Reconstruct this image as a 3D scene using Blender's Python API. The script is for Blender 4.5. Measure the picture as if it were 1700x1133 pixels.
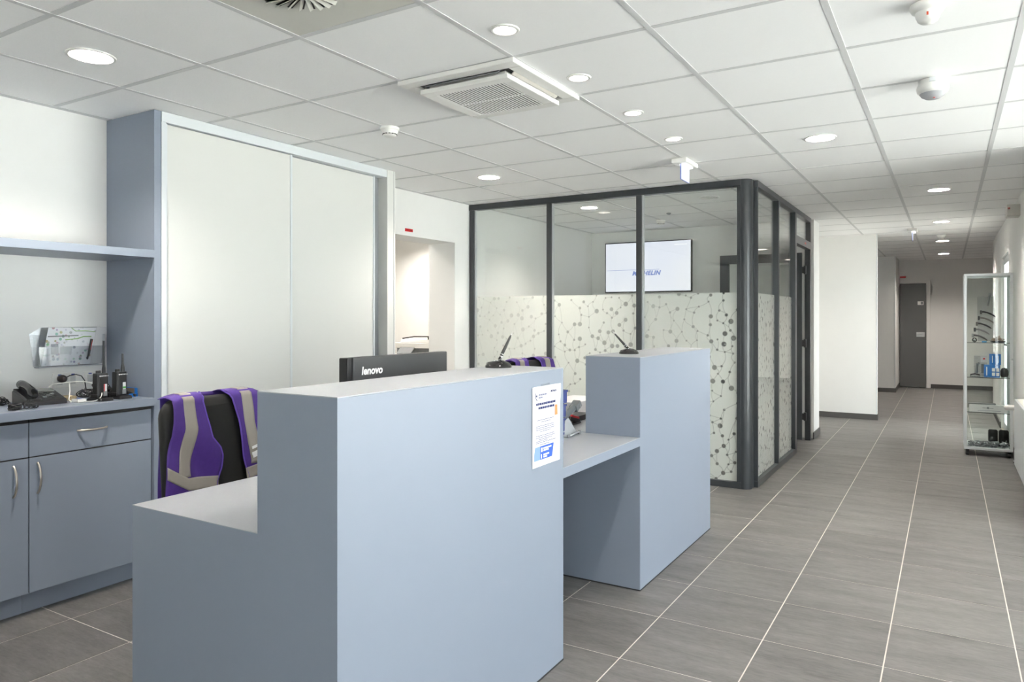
import bpy, bmesh, math, random
import numpy as np
from mathutils import Vector, Matrix

# ------------------------------------------------------------------ camera, world, exposure
for o in list(bpy.data.objects):
    bpy.data.objects.remove(o, do_unlink=True)
scene = bpy.context.scene
COL = scene.collection
PI = math.pi
W_, H_ = 1700.0, 1133.0
F_, CX, Y0, PSI, EYE = 1190.4, 871.3, 526.17, 0.5331, 1.3552
CE = 2.4377                                   # ceiling height

cam = bpy.data.cameras.new('camera')
cam_o = bpy.data.objects.new('camera', cam)
COL.objects.link(cam_o)
cam.sensor_fit = 'HORIZONTAL'
cam.sensor_width = 36.0
cam.lens = F_ / W_ * 36.0
cam.shift_x = (W_ / 2 - CX) / W_
cam.shift_y = (Y0 - H_ / 2) / W_
cam.clip_start = 0.05
cam_o.location = (0, 0, EYE)
cam_o.rotation_euler = (PI / 2, 0, PSI)
scene.camera = cam_o

world = bpy.data.worlds.new('overcast_sky')
scene.world = world
world.use_nodes = True
bg = world.node_tree.nodes['Background']
bg.inputs['Color'].default_value = (0.88, 0.95, 1.0, 1)
bg.inputs['Strength'].default_value = 7.4

sun = bpy.data.lights.new('sun', 'SUN')          # stands behind the building and lights the ground outside the windows
sun.energy = 95.0
sun.angle = math.radians(0.53)
sun.color = (1.0, 0.985, 0.96)
sun_o = bpy.data.objects.new('sun', sun)
COL.objects.link(sun_o)
sun_o.location = (-20, 12, 33)
sun_o.rotation_euler = Vector((0.5, -0.3, -0.81)).to_track_quat('-Z', 'Y').to_euler()

scene.view_settings.view_transform = 'Standard'
scene.view_settings.look = 'None'
scene.view_settings.gamma = 1.0
scene.view_settings.use_curve_mapping = False
scene.view_settings.exposure = 0.58
scene.cycles.transparent_max_bounces = 24
scene.cycles.max_bounces = 16
scene.cycles.diffuse_bounces = 12

LAMP_W = 43.0         # watts of one round ceiling downlight
SPOT_W = 1.3          # watts of one small spot above the counter
LAMP_COL = (1.0, 0.93, 0.84)

# ------------------------------------------------------------------ helpers
OFF = {}
random.seed(7)


def srgb(r, g, b):
    f = lambda c: (c / 255 / 12.92) if c / 255 <= 0.04045 else ((c / 255 + 0.055) / 1.055) ** 2.4
    return (f(r), f(g), f(b), 1.0)


MATS = {}


def mat(name, col, rough=0.5, metal=0.0, noise=0.0, scale=30.0, bump=0.0, emit=0.0, spec=0.5, coat=0.0):
    """principled material with a little procedural variation"""
    if name in MATS:
        return MATS[name]
    m = bpy.data.materials.new(name)
    m.use_nodes = True
    nt = m.node_tree
    p = nt.nodes['Principled BSDF']
    p.inputs['Base Color'].default_value = col
    p.inputs['Roughness'].default_value = rough
    p.inputs['Metallic'].default_value = metal
    p.inputs['Specular IOR Level'].default_value = spec
    p.inputs['Coat Weight'].default_value = coat
    if emit:
        p.inputs['Emission Color'].default_value = col
        p.inputs['Emission Strength'].default_value = emit
    if noise or bump:
        tc = nt.nodes.new('ShaderNodeNewGeometry')
        nz = nt.nodes.new('ShaderNodeTexNoise')
        nz.inputs['Scale'].default_value = scale
        nz.inputs['Detail'].default_value = 3
        nt.links.new(tc.outputs['Position'], nz.inputs['Vector'])
        if noise:
            mr = nt.nodes.new('ShaderNodeMapRange')
            mr.inputs['To Min'].default_value = 1 - noise
            mr.inputs['To Max'].default_value = 1 + noise
            nt.links.new(nz.outputs['Fac'], mr.inputs['Value'])
            mx = nt.nodes.new('ShaderNodeVectorMath')
            mx.operation = 'SCALE'
            mx.inputs[0].default_value = col[:3]
            nt.links.new(mr.outputs['Result'], mx.inputs['Scale'])
            nt.links.new(mx.outputs['Vector'], p.inputs['Base Color'])
        if bump:
            bp = nt.nodes.new('ShaderNodeBump')
            bp.inputs['Strength'].default_value = bump
            bp.inputs['Distance'].default_value = 0.002
            nt.links.new(nz.outputs['Fac'], bp.inputs['Height'])
            nt.links.new(bp.outputs['Normal'], p.inputs['Normal'])
    MATS[name] = m
    return m


def emat(name, col, strength):
    m = bpy.data.materials.new(name)
    m.use_nodes = True
    nt = m.node_tree
    nt.nodes.clear()
    e = nt.nodes.new('ShaderNodeEmission')
    e.inputs['Color'].default_value = col
    e.inputs['Strength'].default_value = strength
    out = nt.nodes.new('ShaderNodeOutputMaterial')
    nt.links.new(e.outputs[0], out.inputs[0])
    MATS[name] = m
    return m


def glass_mat(name, tint=(0.965, 0.98, 0.975), r0=0.03, rough=0.0):
    """thin clear glass: transparent with a mirror coat that grows at grazing angles"""
    m = bpy.data.materials.new(name)
    m.use_nodes = True
    nt = m.node_tree
    nt.nodes.clear()
    N = nt.nodes.new
    out = N('ShaderNodeOutputMaterial')
    tr = N('ShaderNodeBsdfTransparent')
    tr.inputs['Color'].default_value = (*tint, 1)
    gl = N('ShaderNodeBsdfGlossy')
    gl.inputs['Roughness'].default_value = rough
    gl.inputs['Color'].default_value = (1, 1, 1, 1)
    lw = N('ShaderNodeLayerWeight')
    lw.inputs['Blend'].default_value = 0.5
    pw = N('ShaderNodeMath')
    pw.operation = 'POWER'
    pw.inputs[1].default_value = 5
    ml = N('ShaderNodeMath')
    ml.operation = 'MULTIPLY_ADD'
    ml.inputs[1].default_value = 0.7
    ml.inputs[2].default_value = r0
    mx = N('ShaderNodeMixShader')
    L = nt.links.new
    L(lw.outputs['Facing'], pw.inputs[0])
    L(pw.outputs[0], ml.inputs[0])
    L(ml.outputs[0], mx.inputs['Fac'])
    L(tr.outputs[0], mx.inputs[1])
    L(gl.outputs[0], mx.inputs[2])
    L(mx.outputs[0], out.inputs[0])
    MATS[name] = m
    return m


class MB:
    """collects shapes; build() links them as ONE mesh object"""

    def __init__(s):
        s.v, s.f, s.sm = [], [], []

    def add(s, vs, fs, smooth=False):
        n = len(s.v)
        s.v += [tuple(p) for p in vs]
        s.f += [tuple(i + n for i in f) for f in fs]
        s.sm += [smooth] * len(fs)
        return s

    def box(s, x0, x1, y0, y1, z0, z1):
        vs = [(x, y, z) for z in (z0, z1) for y in (y0, y1) for x in (x0, x1)]
        return s.add(vs, [(0, 2, 3, 1), (4, 5, 7, 6), (0, 1, 5, 4), (1, 3, 7, 5), (3, 2, 6, 7), (2, 0, 4, 6)])

    def obox(s, c, ax, ay, az, hx, hy, hz):
        c, ax, ay, az = map(Vector, (c, ax, ay, az))
        vs = [c + ax * (hx * i) + ay * (hy * j) + az * (hz * k) for k in (-1, 1) for j in (-1, 1) for i in (-1, 1)]
        return s.add(vs, [(0, 2, 3, 1), (4, 5, 7, 6), (0, 1, 5, 4), (1, 3, 7, 5), (3, 2, 6, 7), (2, 0, 4, 6)])

    def prism(s, pts, a0, a1, axis='y'):
        """polygon (counter-clockwise) pushed from a0 to a1 along an axis"""
        def P(p, a):
            return {'y': (p[0], a, p[1]), 'z': (p[0], p[1], a), 'x': (a, p[0], p[1])}[axis]
        n = len(pts)
        vs = [P(p, a0) for p in pts] + [P(p, a1) for p in pts]
        fs = [tuple(range(n - 1, -1, -1)), tuple(range(n, 2 * n))]
        fs += [(i, (i + 1) % n, n + (i + 1) % n, n + i) for i in range(n)]
        return s.add(vs, fs)

    def rings(s, rings, smooth=True, cap=True):
        """skin between closed rings of equal length"""
        n = len(rings[0])
        vs = [p for r in rings for p in r]
        fs = []
        for k in range(len(rings) - 1):
            for i in range(n):
                j = (i + 1) % n
                fs.append((k * n + i, k * n + j, (k + 1) * n + j, (k + 1) * n + i))
        s.add(vs, fs, smooth)
        if cap:
            s.add(rings[0], [tuple(range(n - 1, -1, -1))])
            s.add(rings[-1], [tuple(range(n))])
        return s

    def lathe(s, c, prof, n=32, axis=(0, 0, 1), smooth=True):
        c = Vector(c)
        a = Vector(axis).normalized()
        u = a.orthogonal().normalized()
        w = a.cross(u)
        rs = [[c + a * h + (u * math.cos(2 * PI * i / n) + w * math.sin(2 * PI * i / n)) * r for i in range(n)]
              for r, h in prof]
        return s.rings(rs, smooth, prof[0] != prof[-1])

    def cyl(s, p0, p1, r0, r1=None, n=16):
        p0, p1 = Vector(p0), Vector(p1)
        r1 = r0 if r1 is None else r1
        return s.lathe(p0, [(r0, 0), (r1, (p1 - p0).length)], n, p1 - p0)

    def tube(s, pts, r, n=8):
        pts = [Vector(p) for p in pts]
        rs = []
        u = None
        for i, p in enumerate(pts):
            d = (pts[min(i + 1, len(pts) - 1)] - pts[max(i - 1, 0)])
            d = d.normalized() if d.length > 1e-9 else Vector((0, 0, 1))
            if u is None:
                u = d.orthogonal().normalized()
            u = (u - d * u.dot(d))
            u = u.normalized() if u.length > 1e-6 else d.orthogonal().normalized()
            w = d.cross(u)
            rr = r[i] if isinstance(r, (list, tuple)) else r
            rs.append([p + (u * math.cos(2 * PI * k / n) + w * math.sin(2 * PI * k / n)) * rr for k in range(n)])
        return s.rings(rs)

    def grid(s, rows, smooth=True):
        n = len(rows[0])
        fs = [(k * n + i, k * n + i + 1, (k + 1) * n + i + 1, (k + 1) * n + i)
              for k in range(len(rows) - 1) for i in range(n - 1)]
        return s.add([p for r in rows for p in r], fs, smooth)

    def pillow(s, outline, layers, fn, smooth=True):
        """2-D outline scaled per layer and placed by fn(u, v, depth)"""
        cu = sum(p[0] for p in outline) / len(outline)
        cv = sum(p[1] for p in outline) / len(outline)
        rs = [[fn(cu + (u - cu) * k, cv + (v - cv) * k, d) for u, v in outline] for k, d in layers]
        return s.rings(rs, smooth)

    def mesh(s, name, m, off=(0, 0, 0)):
        me = bpy.data.meshes.new(name)
        ox, oy, oz = off
        me.from_pydata([(x - ox, y - oy, z - oz) for x, y, z in s.v], [], s.f)
        me.polygons.foreach_set('use_smooth', s.sm)
        bm = bmesh.new()
        bm.from_mesh(me)
        bmesh.ops.recalc_face_normals(bm, faces=bm.faces)
        bm.to_mesh(me)
        bm.free()
        for k in (m if isinstance(m, (list, tuple)) else [m]):
            me.materials.append(k)
        me.update()
        return me

    def build(s, name, m, parent=None, bevel=0.0, local=False):
        if parent is not None:
            off = (0, 0, 0) if local else OFF[parent.name]
        else:
            xs, ys, zs = zip(*s.v)
            off = ((min(xs) + max(xs)) / 2, (min(ys) + max(ys)) / 2, min(zs))
        o = bpy.data.objects.new(name, s.mesh(name, m, off))
        COL.objects.link(o)
        if parent is not None:
            o.parent = parent
        else:
            o.location = off
        OFF[o.name] = off
        if bevel:
            b = o.modifiers.new('bevel', 'BEVEL')
            b.width = bevel
            b.segments = 2
            b.limit_method = 'ANGLE'
        return o


def tag(o, label, cat, group=None):
    o['label'] = label
    o['category'] = cat
    if group:
        o['group'] = group
    return o


def thing(name, label, cat, loc=(0, 0, 0), rotz=0.0, group=None):
    o = bpy.data.objects.new(name, None)
    COL.objects.link(o)
    o.empty_display_size = 0.1
    o.location = loc
    o.rotation_euler = (0, 0, rotz)
    OFF[o.name] = tuple(loc)
    return tag(o, label, cat, group)


def struct(o, label=None):
    o['kind'] = 'structure'
    if label:
        o['label'] = label
    return o


def part(name, mb, m, parent, bevel=0.0, local=False):
    return mb.build(name, m, parent, bevel, local)


def copy_tree(o, loc, rotz=None, label=None, parent=None):
    c = o.copy()
    COL.objects.link(c)
    if parent is None:
        c.location = loc
        if rotz is not None:
            c.rotation_euler = (0, 0, rotz)
        if label:
            c['label'] = label
    else:
        c.parent = parent
    for ch in list(o.children):
        copy_tree(ch, None, None, None, c)
    return c


def text(name, body, size, m, parent, origin, ex, ey, bold=0.0, shear=0.0, align='LEFT', local=False, spacing=1.0):
    """flat lettering: local x runs along ex, local y along ey, origin at the baseline"""
    cu = bpy.data.curves.new(name, 'FONT')
    cu.body = body
    cu.size = size
    cu.shear = shear
    cu.offset = bold
    cu.align_x = align
    cu.extrude = 0.0002
    cu.resolution_u = 3
    cu.space_character = spacing
    t = bpy.data.objects.new(name, cu)
    COL.objects.link(t)
    me = bpy.data.meshes.new_from_object(t.evaluated_get(bpy.context.evaluated_depsgraph_get()))
    bpy.data.objects.remove(t, do_unlink=True)
    ex, ey = Vector(ex).normalized(), Vector(ey).normalized()
    ez = ex.cross(ey)
    M = Matrix(((ex.x, ey.x, ez.x), (ex.y, ey.y, ez.y), (ex.z, ey.z, ez.z))).to_4x4()
    off = (0, 0, 0) if local else OFF[parent.name]
    M.translation = Vector(origin) - Vector(off)
    me.transform(M)
    me.materials.clear()
    me.materials.append(m)
    o = bpy.data.objects.new(name, me)
    COL.objects.link(o)
    o.parent = parent
    OFF[o.name] = off
    return o


# ------------------------------------------------------------------ materials
M_wall = mat('white_wall_paint', (0.78, 0.776, 0.76, 1), 0.6, noise=0.02, scale=8, bump=0.05)
M_panel = mat('mineral_ceiling_panel', (0.94, 0.935, 0.93, 1), 0.85, noise=0.015, scale=120, bump=0.15)
M_tbar = mat('white_steel_bar', (0.65, 0.65, 0.65, 1), 0.6)
M_lam = mat('blue_grey_laminate', (0.218, 0.252, 0.313, 1), 0.38, noise=0.012, scale=14)
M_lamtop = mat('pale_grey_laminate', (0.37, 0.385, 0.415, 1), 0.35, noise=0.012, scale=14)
M_white = mat('white_melamine', (0.66, 0.66, 0.635, 1), 0.32)
M_alu = mat('satin_aluminium', (0.72, 0.74, 0.75, 1), 0.35, metal=0.6)
M_alu2 = mat('white_lacquered_aluminium', (0.66, 0.69, 0.71, 1), 0.3)
M_dark = mat('anthracite_lacquer', (0.030, 0.034, 0.038, 1), 0.28)
M_gap = mat('dark_shadow_gap', (0.02, 0.02, 0.02, 1), 0.7)
M_base = mat('dark_tile_skirting', (0.075, 0.072, 0.070, 1), 0.45)
M_blk = mat('black_plastic', (0.012, 0.012, 0.013, 1), 0.35, noise=0.2, scale=200)
M_blkg = mat('black_gloss_plastic', (0.008, 0.008, 0.008, 1), 0.08)
M_plast = mat('white_plastic', (0.82, 0.81, 0.78, 1), 0.35)
M_nickel = mat('brushed_nickel', (0.55, 0.50, 0.44, 1), 0.3, metal=0.9)
M_chrome = mat('chrome', (0.8, 0.8, 0.8, 1), 0.12, metal=1.0)
M_grey = mat('mid_grey_plastic', (0.20, 0.21, 0.22, 1), 0.4)
M_door = mat('grey_door_paint', (0.115, 0.118, 0.118, 1), 0.4)
M_glass = glass_mat('clear_glass')
M_cglass = glass_mat('cabinet_glass', (0.965, 0.985, 0.975), 0.015)
M_acryl = glass_mat('smoky_acrylic', (0.86, 0.87, 0.88), 0.06, 0.1)
M_red = mat('red_plastic', srgb(190, 30, 34), 0.4)
M_purple = mat('purple_vest_fabric', srgb(74, 46, 132), 0.75, noise=0.12, scale=60, bump=0.3)
M_refl = mat('silver_reflective_tape', srgb(158, 152, 144), 0.5, noise=0.04, scale=40)
M_fab = mat('black_chair_fabric', (0.010, 0.010, 0.010, 1), 0.85, noise=0.2, scale=300, bump=0.2)
M_paper = mat('white_paper', (0.66, 0.66, 0.67, 1), 0.6)
M_ink = mat('navy_ink', srgb(34, 44, 96), 0.6)
M_inkg = mat('grey_ink', srgb(112, 116, 140), 0.6)
M_blue = mat('blue_print', srgb(44, 86, 180), 0.6)
M_lblue = mat('pale_blue_print', srgb(120, 150, 205), 0.6)
M_tray = mat('navy_blue_plastic', srgb(42, 56, 116), 0.4)
M_cyan = mat('bright_blue_card', srgb(30, 112, 192), 0.5, noise=0.05, scale=50)
M_whitep = mat('white_print', (0.9, 0.9, 0.9, 1), 0.5)


def tile_material():
    m = bpy.data.materials.new('grey_stoneware_tile')
    m.use_nodes = True
    nt = m.node_tree
    N, L = nt.nodes.new, nt.links.new
    p = nt.nodes['Principled BSDF']
    geo = N('ShaderNodeNewGeometry')
    oi = N('ShaderNodeObjectInfo')
    mul = N('ShaderNodeVectorMath')
    mul.operation = 'MULTIPLY'
    mul.inputs[1].default_value = (1.0, 4.2, 1.0)
    off = N('ShaderNodeVectorMath')
    off.operation = 'SCALE'
    off.inputs[0].default_value = (13.0, 7.0, 31.0)
    L(oi.outputs['Random'], off.inputs['Scale'])
    add = N('ShaderNodeVectorMath')
    L(geo.outputs['Position'], mul.inputs[0])
    L(mul.outputs[0], add.inputs[0])
    L(off.outputs[0], add.inputs[1])
    n1 = N('ShaderNodeTexNoise')
    n1.inputs['Scale'].default_value = 2.6
    n1.inputs['Detail'].default_value = 7
    n1.inputs['Roughness'].default_value = 0.62
    n2 = N('ShaderNodeTexNoise')
    n2.inputs['Scale'].default_value = 22
    n2.inputs['Detail'].default_value = 6
    n2.inputs['Roughness'].default_value = 0.7
    L(add.outputs[0], n1.inputs['Vector'])
    L(add.outputs[0], n2.inputs['Vector'])
    mx = N('ShaderNodeMath')
    mx.operation = 'MULTIPLY_ADD'
    mx.inputs[1].default_value = 0.45
    L(n2.outputs['Fac'], mx.inputs[0])
    h = N('ShaderNodeMath')
    h.operation = 'MULTIPLY'
    h.inputs[1].default_value = 0.55
    L(n1.outputs['Fac'], h.inputs[0])
    L(h.outputs[0], mx.inputs[2])
    r2 = N('ShaderNodeMath')
    r2.operation = 'MULTIPLY_ADD'
    r2.inputs[1].default_value = 0.10
    L(oi.outputs['Random'], r2.inputs[0])
    L(mx.outputs[0], r2.inputs[2])
    cr = N('ShaderNodeValToRGB')
    cr.color_ramp.elements[0].position = 0.34
    cr.color_ramp.elements[0].color = (0.064, 0.062, 0.060, 1)
    cr.color_ramp.elements[1].position = 0.78
    cr.color_ramp.elements[1].color = (0.195, 0.188, 0.182, 1)
    L(r2.outputs[0], cr.inputs['Fac'])
    L(cr.outputs['Color'], p.inputs['Base Color'])
    p.inputs['Roughness'].default_value = 0.45
    p.inputs['Specular IOR Level'].default_value = 0.35
    bp = N('ShaderNodeBump')
    bp.inputs['Strength'].default_value = 0.06
    bp.inputs['Distance'].default_value = 0.003
    L(n2.outputs['Fac'], bp.inputs['Height'])
    L(bp.outputs['Normal'], p.inputs['Normal'])
    return m


M_tile = tile_material()
M_grout = mat('pale_grout', srgb(205, 198, 190), 0.8, noise=0.06, scale=40)


def film_material():
    m = bpy.data.materials.new('frosted_film')
    m.use_nodes = True
    nt = m.node_tree
    nt.nodes.clear()
    N, L = nt.nodes.new, nt.links.new
    out = N('ShaderNodeOutputMaterial')
    at = N('ShaderNodeAttribute')
    at.attribute_name = 'print'
    tl = N('ShaderNodeBsdfTranslucent')
    tl.inputs['Color'].default_value = (0.88, 0.88, 0.85, 1)
    df = N('ShaderNodeBsdfDiffuse')
    df.inputs['Color'].default_value = (0.84, 0.84, 0.81, 1)
    m1 = N('ShaderNodeMixShader')
    m1.inputs['Fac'].default_value = 0.5
    L(tl.outputs[0], m1.inputs[1])
    L(df.outputs[0], m1.inputs[2])
    tr = N('ShaderNodeBsdfTransparent')
    tr.inputs['Color'].default_value = (0.60, 0.59, 0.57, 1)
    m2 = N('ShaderNodeMixShader')
    L(at.outputs['Fac'], m2.inputs['Fac'])
    L(m1.outputs[0], m2.inputs[1])
    L(tr.outputs[0], m2.inputs[2])
    L(m2.outputs[0], out.inputs[0])
    return m


M_film = film_material()

# ------------------------------------------------------------------ floor: grout bed and tiles
XW, YB, XR, YR0 = -4.0, -3.6, 0.555, 5.5           # left wall face, back wall, corridor right wall, its start
XL2 = 3.2                                           # lobby wall with the added windows
YEND = 15.66
floor = struct(MB().box(-6.3, 3.5, -3.8, 16.0, -0.12, -0.0012).build('floor', M_grout))
TF, TX, TY = 0.453, -0.2161, 3.548
GAP = 0.0052
full_tile = None


def tile_rects(x0, x1, y0, y1):
    i0, i1 = math.floor((x0 - TX) / TF), math.ceil((x1 - TX) / TF)
    j0, j1 = math.floor((y0 - TY) / TF), math.ceil((y1 - TY) / TF)
    for i in range(i0, i1):
        for j in range(j0, j1):
            a, b = max(TX + i * TF + GAP / 2, x0), min(TX + (i + 1) * TF - GAP / 2, x1)
            c, d = max(TY + j * TF + GAP / 2, y0), min(TY + (j + 1) * TF - GAP / 2, y1)
            if b - a > 0.012 and d - c > 0.012:
                yield a, b, c, d


far_tiles = MB()
TT = 0.0011


def lay_tile(a, b, c, d):
    global full_tile
    hx, hy = (b - a) / 2, (d - c) / 2
    is_full = b - a > TF - GAP - 1e-4 and d - c > TF - GAP - 1e-4
    if is_full and full_tile is not None:
        me = full_tile
    else:
        me = MB().box(-hx, hx, -hy, hy, -TT, 0).mesh('floor_tile', M_tile)
        if is_full:
            full_tile = me
    o = bpy.data.objects.new('floor_tile', me)
    COL.objects.link(o)
    o.parent = floor
    o.location = Vector(((a + b) / 2, (c + d) / 2, 0)) - Vector(OFF['floor'])


for a, b, c, d in tile_rects(XW, XL2, YB, YR0):
    vis = (c > 0.95 and a < 0.6) and not (c > 2.6 and a < -3.3) and not (a > -1.1 and c < 1.4)
    lay_tile(a, b, c, d) if vis else far_tiles.box(a, b, c, d, -TT, 0)
for a, b, c, d in tile_rects(XW, XR, YR0, 10.42):
    vis = a > -1.6 and c < 9.3
    lay_tile(a, b, c, d) if vis else far_tiles.box(a, b, c, d, -TT, 0)
for r in ((-3.0, XR, 10.52, 12.28), (-3.0, 2.5, 12.28, 14.4), (-0.814, 2.5, 14.4, YEND), (-0.8, XR, 10.42, 10.52)):
    for a, b, c, d in tile_rects(*r):
        far_tiles.box(a, b, c, d, -TT, 0)
for a, b, c, d in tile_rects(-6.2, -4.0, 4.2, 7.0):
    far_tiles.box(a, b, c, d, -TT, 0)
ft = part('floor_tile', far_tiles, M_tile, floor)
ft['kind'] = 'stuff'

# ------------------------------------------------------------------ ceiling: slab, panels, bars
ceiling = struct(MB().box(-6.3, 3.5, -3.8, 16.0, CE + 0.10, CE + 0.2).build('ceiling', M_panel))
CP, CX0, CY0 = 0.6, -0.3663, 4.3507
BAR = 0.024
PB = CE + 0.0018
SKIP_CELLS = {(-3, -3), (-3, -5)}     # air unit, swirl vent
full_panel = None
far_panels = MB()


def cells(x0, x1, y0, y1):
    for i in range(math.floor((x0 - CX0) / CP), math.ceil((x1 - CX0) / CP)):
        for j in range(math.floor((y0 - CY0) / CP), math.ceil((y1 - CY0) / CP)):
            if (i, j) in SKIP_CELLS:
                continue
            a, b = max(CX0 + i * CP + 0.002, x0), min(CX0 + (i + 1) * CP - 0.002, x1)
            c, d = max(CY0 + j * CP + 0.002, y0), min(CY0 + (j + 1) * CP - 0.002, y1)
            if b - a > 0.01 and d - c > 0.01:
                yield a, b, c, d


LAMPS_BIG = [(-3.066, 1.65), (-3.066, 4.65), (-0.666, 4.65), (-0.066, 7.0507), (-0.066, 9.4507), (-0.066, 11.8507), (-0.066, 14.2507),
             (-0.666, 1.65), (1.734, 4.65), (1.734, 1.65), (-4.866, 5.25), (-2.466, 9.4507), (-1.866, 6.45), (-3.066, 6.45), (-5.466, 6.45), (-0.666, -1.35), (1.734, -1.35)]
LAMPS_SMALL = [(-1.44, 1.66), (-1.44, 2.292), (-1.44, 2.921), (-1.44, 3.572), (-1.44, 4.22)]
RB, RS = 0.08, 0.043
HOLES = [(x, y, RB) for x, y in LAMPS_BIG] + [(x, y, RS) for x, y in LAMPS_SMALL]


def panel_shape(mb, a, b, c, d, z0, z1):
    """one panel; where a lamp sits it gets a round hole"""
    for hx, hy, hr in HOLES:
        if a < hx - hr and hx + hr < b and c < hy - hr and hy + hr < d:
            n = 32
            inn, outr = [], []
            for k in range(n):
                t = 2 * PI * (k + 0.5) / n
                u, v = math.cos(t), math.sin(t)
                inn.append((hx + hr * u, hy + hr * v))
                sx = (b - hx) / u if u > 1e-9 else ((a - hx) / u if u < -1e-9 else 1e9)
                sy = (d - hy) / v if v > 1e-9 else ((c - hy) / v if v < -1e-9 else 1e9)
                k2 = min(sx, sy)
                outr.append((hx + k2 * u, hy + k2 * v))
            for cx_, cy_ in ((a, c), (b, c), (a, d), (b, d)):     # snap the nearest rim point to each corner
                k = min(range(n), key=lambda i: (outr[i][0] - cx_) ** 2 + (outr[i][1] - cy_) ** 2)
                outr[k] = (cx_, cy_)
            V = [(x, y, z) for z in (z0, z1) for ring in (inn, outr) for x, y in ring]
            Fq = []
            for k in range(n):
                j = (k + 1) % n
                Fq += [(k, j, n + j, n + k), (2 * n + k, 3 * n + k, 3 * n + j, 2 * n + j), (k, 2 * n + k, 2 * n + j, j), (n + k, n + j, 3 * n + j, 3 * n + k)]
            mb.add(V, Fq)
            return True
    mb.box(a, b, c, d, z0, z1)
    return False


def lay_panel(a, b, c, d):
    global full_panel
    tmp = MB()
    if panel_shape(tmp, a, b, c, d, PB, PB + 0.015):
        mx_, my_ = (a + b) / 2, (c + d) / 2
        o = bpy.data.objects.new('ceiling_panel', tmp.mesh('ceiling_panel', M_panel, (mx_, my_, PB)))
        COL.objects.link(o)
        o.parent = ceiling
        o.location = Vector((mx_, my_, PB)) - Vector(OFF['ceiling'])
        return
    hx, hy = (b - a) / 2, (d - c) / 2
    is_full = b - a > 0.59 and d - c > 0.59
    if is_full and full_panel is not None:
        me = full_panel
    else:
        me = MB().box(-hx, hx, -hy, hy, 0, 0.015).mesh('ceiling_panel', M_panel)
        if is_full:
            full_panel = me
    o = bpy.data.objects.new('ceiling_panel', me)
    COL.objects.link(o)
    o.parent = ceiling
    o.location = Vector(((a + b) / 2, (c + d) / 2, PB)) - Vector(OFF['ceiling'])


for a, b, c, d in cells(XW, XL2, YB, YR0):
    lay_panel(a, b, c, d) if (c > 0.5 and a < 0.6) else panel_shape(far_panels, a, b, c, d, PB, PB + 0.015)
for a, b, c, d in cells(XW, XR, YR0, 10.42):
    lay_panel(a, b, c, d) if c < 9.1 else panel_shape(far_panels, a, b, c, d, PB, PB + 0.015)
for r in ((-3.0, XR, 10.42, 12.28), (-3.0, 2.5, 12.28, 14.4), (-0.81, 2.5, 14.4, YEND), (-6.2, -4.0, 4.2, 7.0)):
    for a, b, c, d in cells(*r):
        panel_shape(far_panels, a, b, c, d, PB, PB + 0.015)
fp = part('ceiling_panel', far_panels, M_panel, ceiling)
fp['kind'] = 'stuff'
ZB0, ZB1 = CE, CE + 0.0017
for i in range(-6, 6):
    x = CX0 + i * CP
    if not XW < x < XL2:
        continue
    spans = []
    if x < XR:
        spans.append((YB, 10.42))
        if x > -0.8:
            spans.append((10.42, YEND))
        elif x > -3.0:
            spans.append((10.52, 14.4))
    else:
        spans.append((YB, YR0))
    for a, b in spans:
        part('ceiling_bar', MB().box(x - BAR / 2, x + BAR / 2, a, b, ZB0, ZB1), M_tbar, ceiling)
for j in range(-13, 19):
    y = CY0 + j * CP
    x1 = XL2 if y < YR0 else XR
    x0 = XW
    if y > 10.42:
        x0 = -3.0
    if y > 14.4:
        x0 = -0.81
    if y > 12.28:
        x1 = 2.5
    if YB < y < YEND:
        part('ceiling_bar', MB().box(x0, x1, y - BAR / 2, y + BAR / 2, ZB0 + 0.0004, ZB1), M_tbar, ceiling)
# angle trim where the panels meet the left wall
part('ceiling_bar', MB().box(XW, XW + 0.018, YB, 8.5, ZB0 + 0.0008, ZB1), M_tbar, ceiling)

# ------------------------------------------------------------------ walls
TOP = CE + 0.12
OPY0, OPY1, OPZ = 4.50, 5.48, 2.052
wl = MB()
wl.box(-4.307, XW, YB, OPY0, 0, CE + 0.1).box(-4.307, XW, OPY1, 10.6, 0, CE + 0.1).box(-4.307, XW, OPY0, OPY1, OPZ, CE)
struct(wl.build('wall_left', M_wall))
ADDED_BWIN = [(0.9, 2.7)]  # unseen rear window, added to brighten the ceiling and rear-facing panels
wk = MB()
ed = [-4.5] + [e for w in ADDED_BWIN for e in w] + [XL2 + 0.2]
for a, b in zip(ed[0::2], ed[1::2]):
    wk.box(a, b, YB - 0.2, YB, 0, CE + 0.1)
for a, b in ADDED_BWIN:
    wk.box(a, b, YB - 0.2, YB, 0, 0.08).box(a, b, YB - 0.2, YB, 2.3, CE + 0.1)
struct(wk.build('wall_back', M_wall))
for k, (a, b) in enumerate(ADDED_BWIN):
    fr = MB()
    for p, q, r, s_ in ((a, a + 0.06, 0.08, 2.3), (b - 0.06, b, 0.08, 2.3), (a + 0.06, b - 0.06, 0.08, 0.14), (a + 0.06, b - 0.06, 2.24, 2.3)):
        fr.box(p, q, YB - 0.13, YB - 0.07, r, s_)
    w = struct(fr.build('added_window_%d' % (k + 5), M_dark))
    part('pane', MB().box(a + 0.06, b - 0.06, YB - 0.104, YB - 0.096, 0.14, 2.24), M_glass, w)
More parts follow.
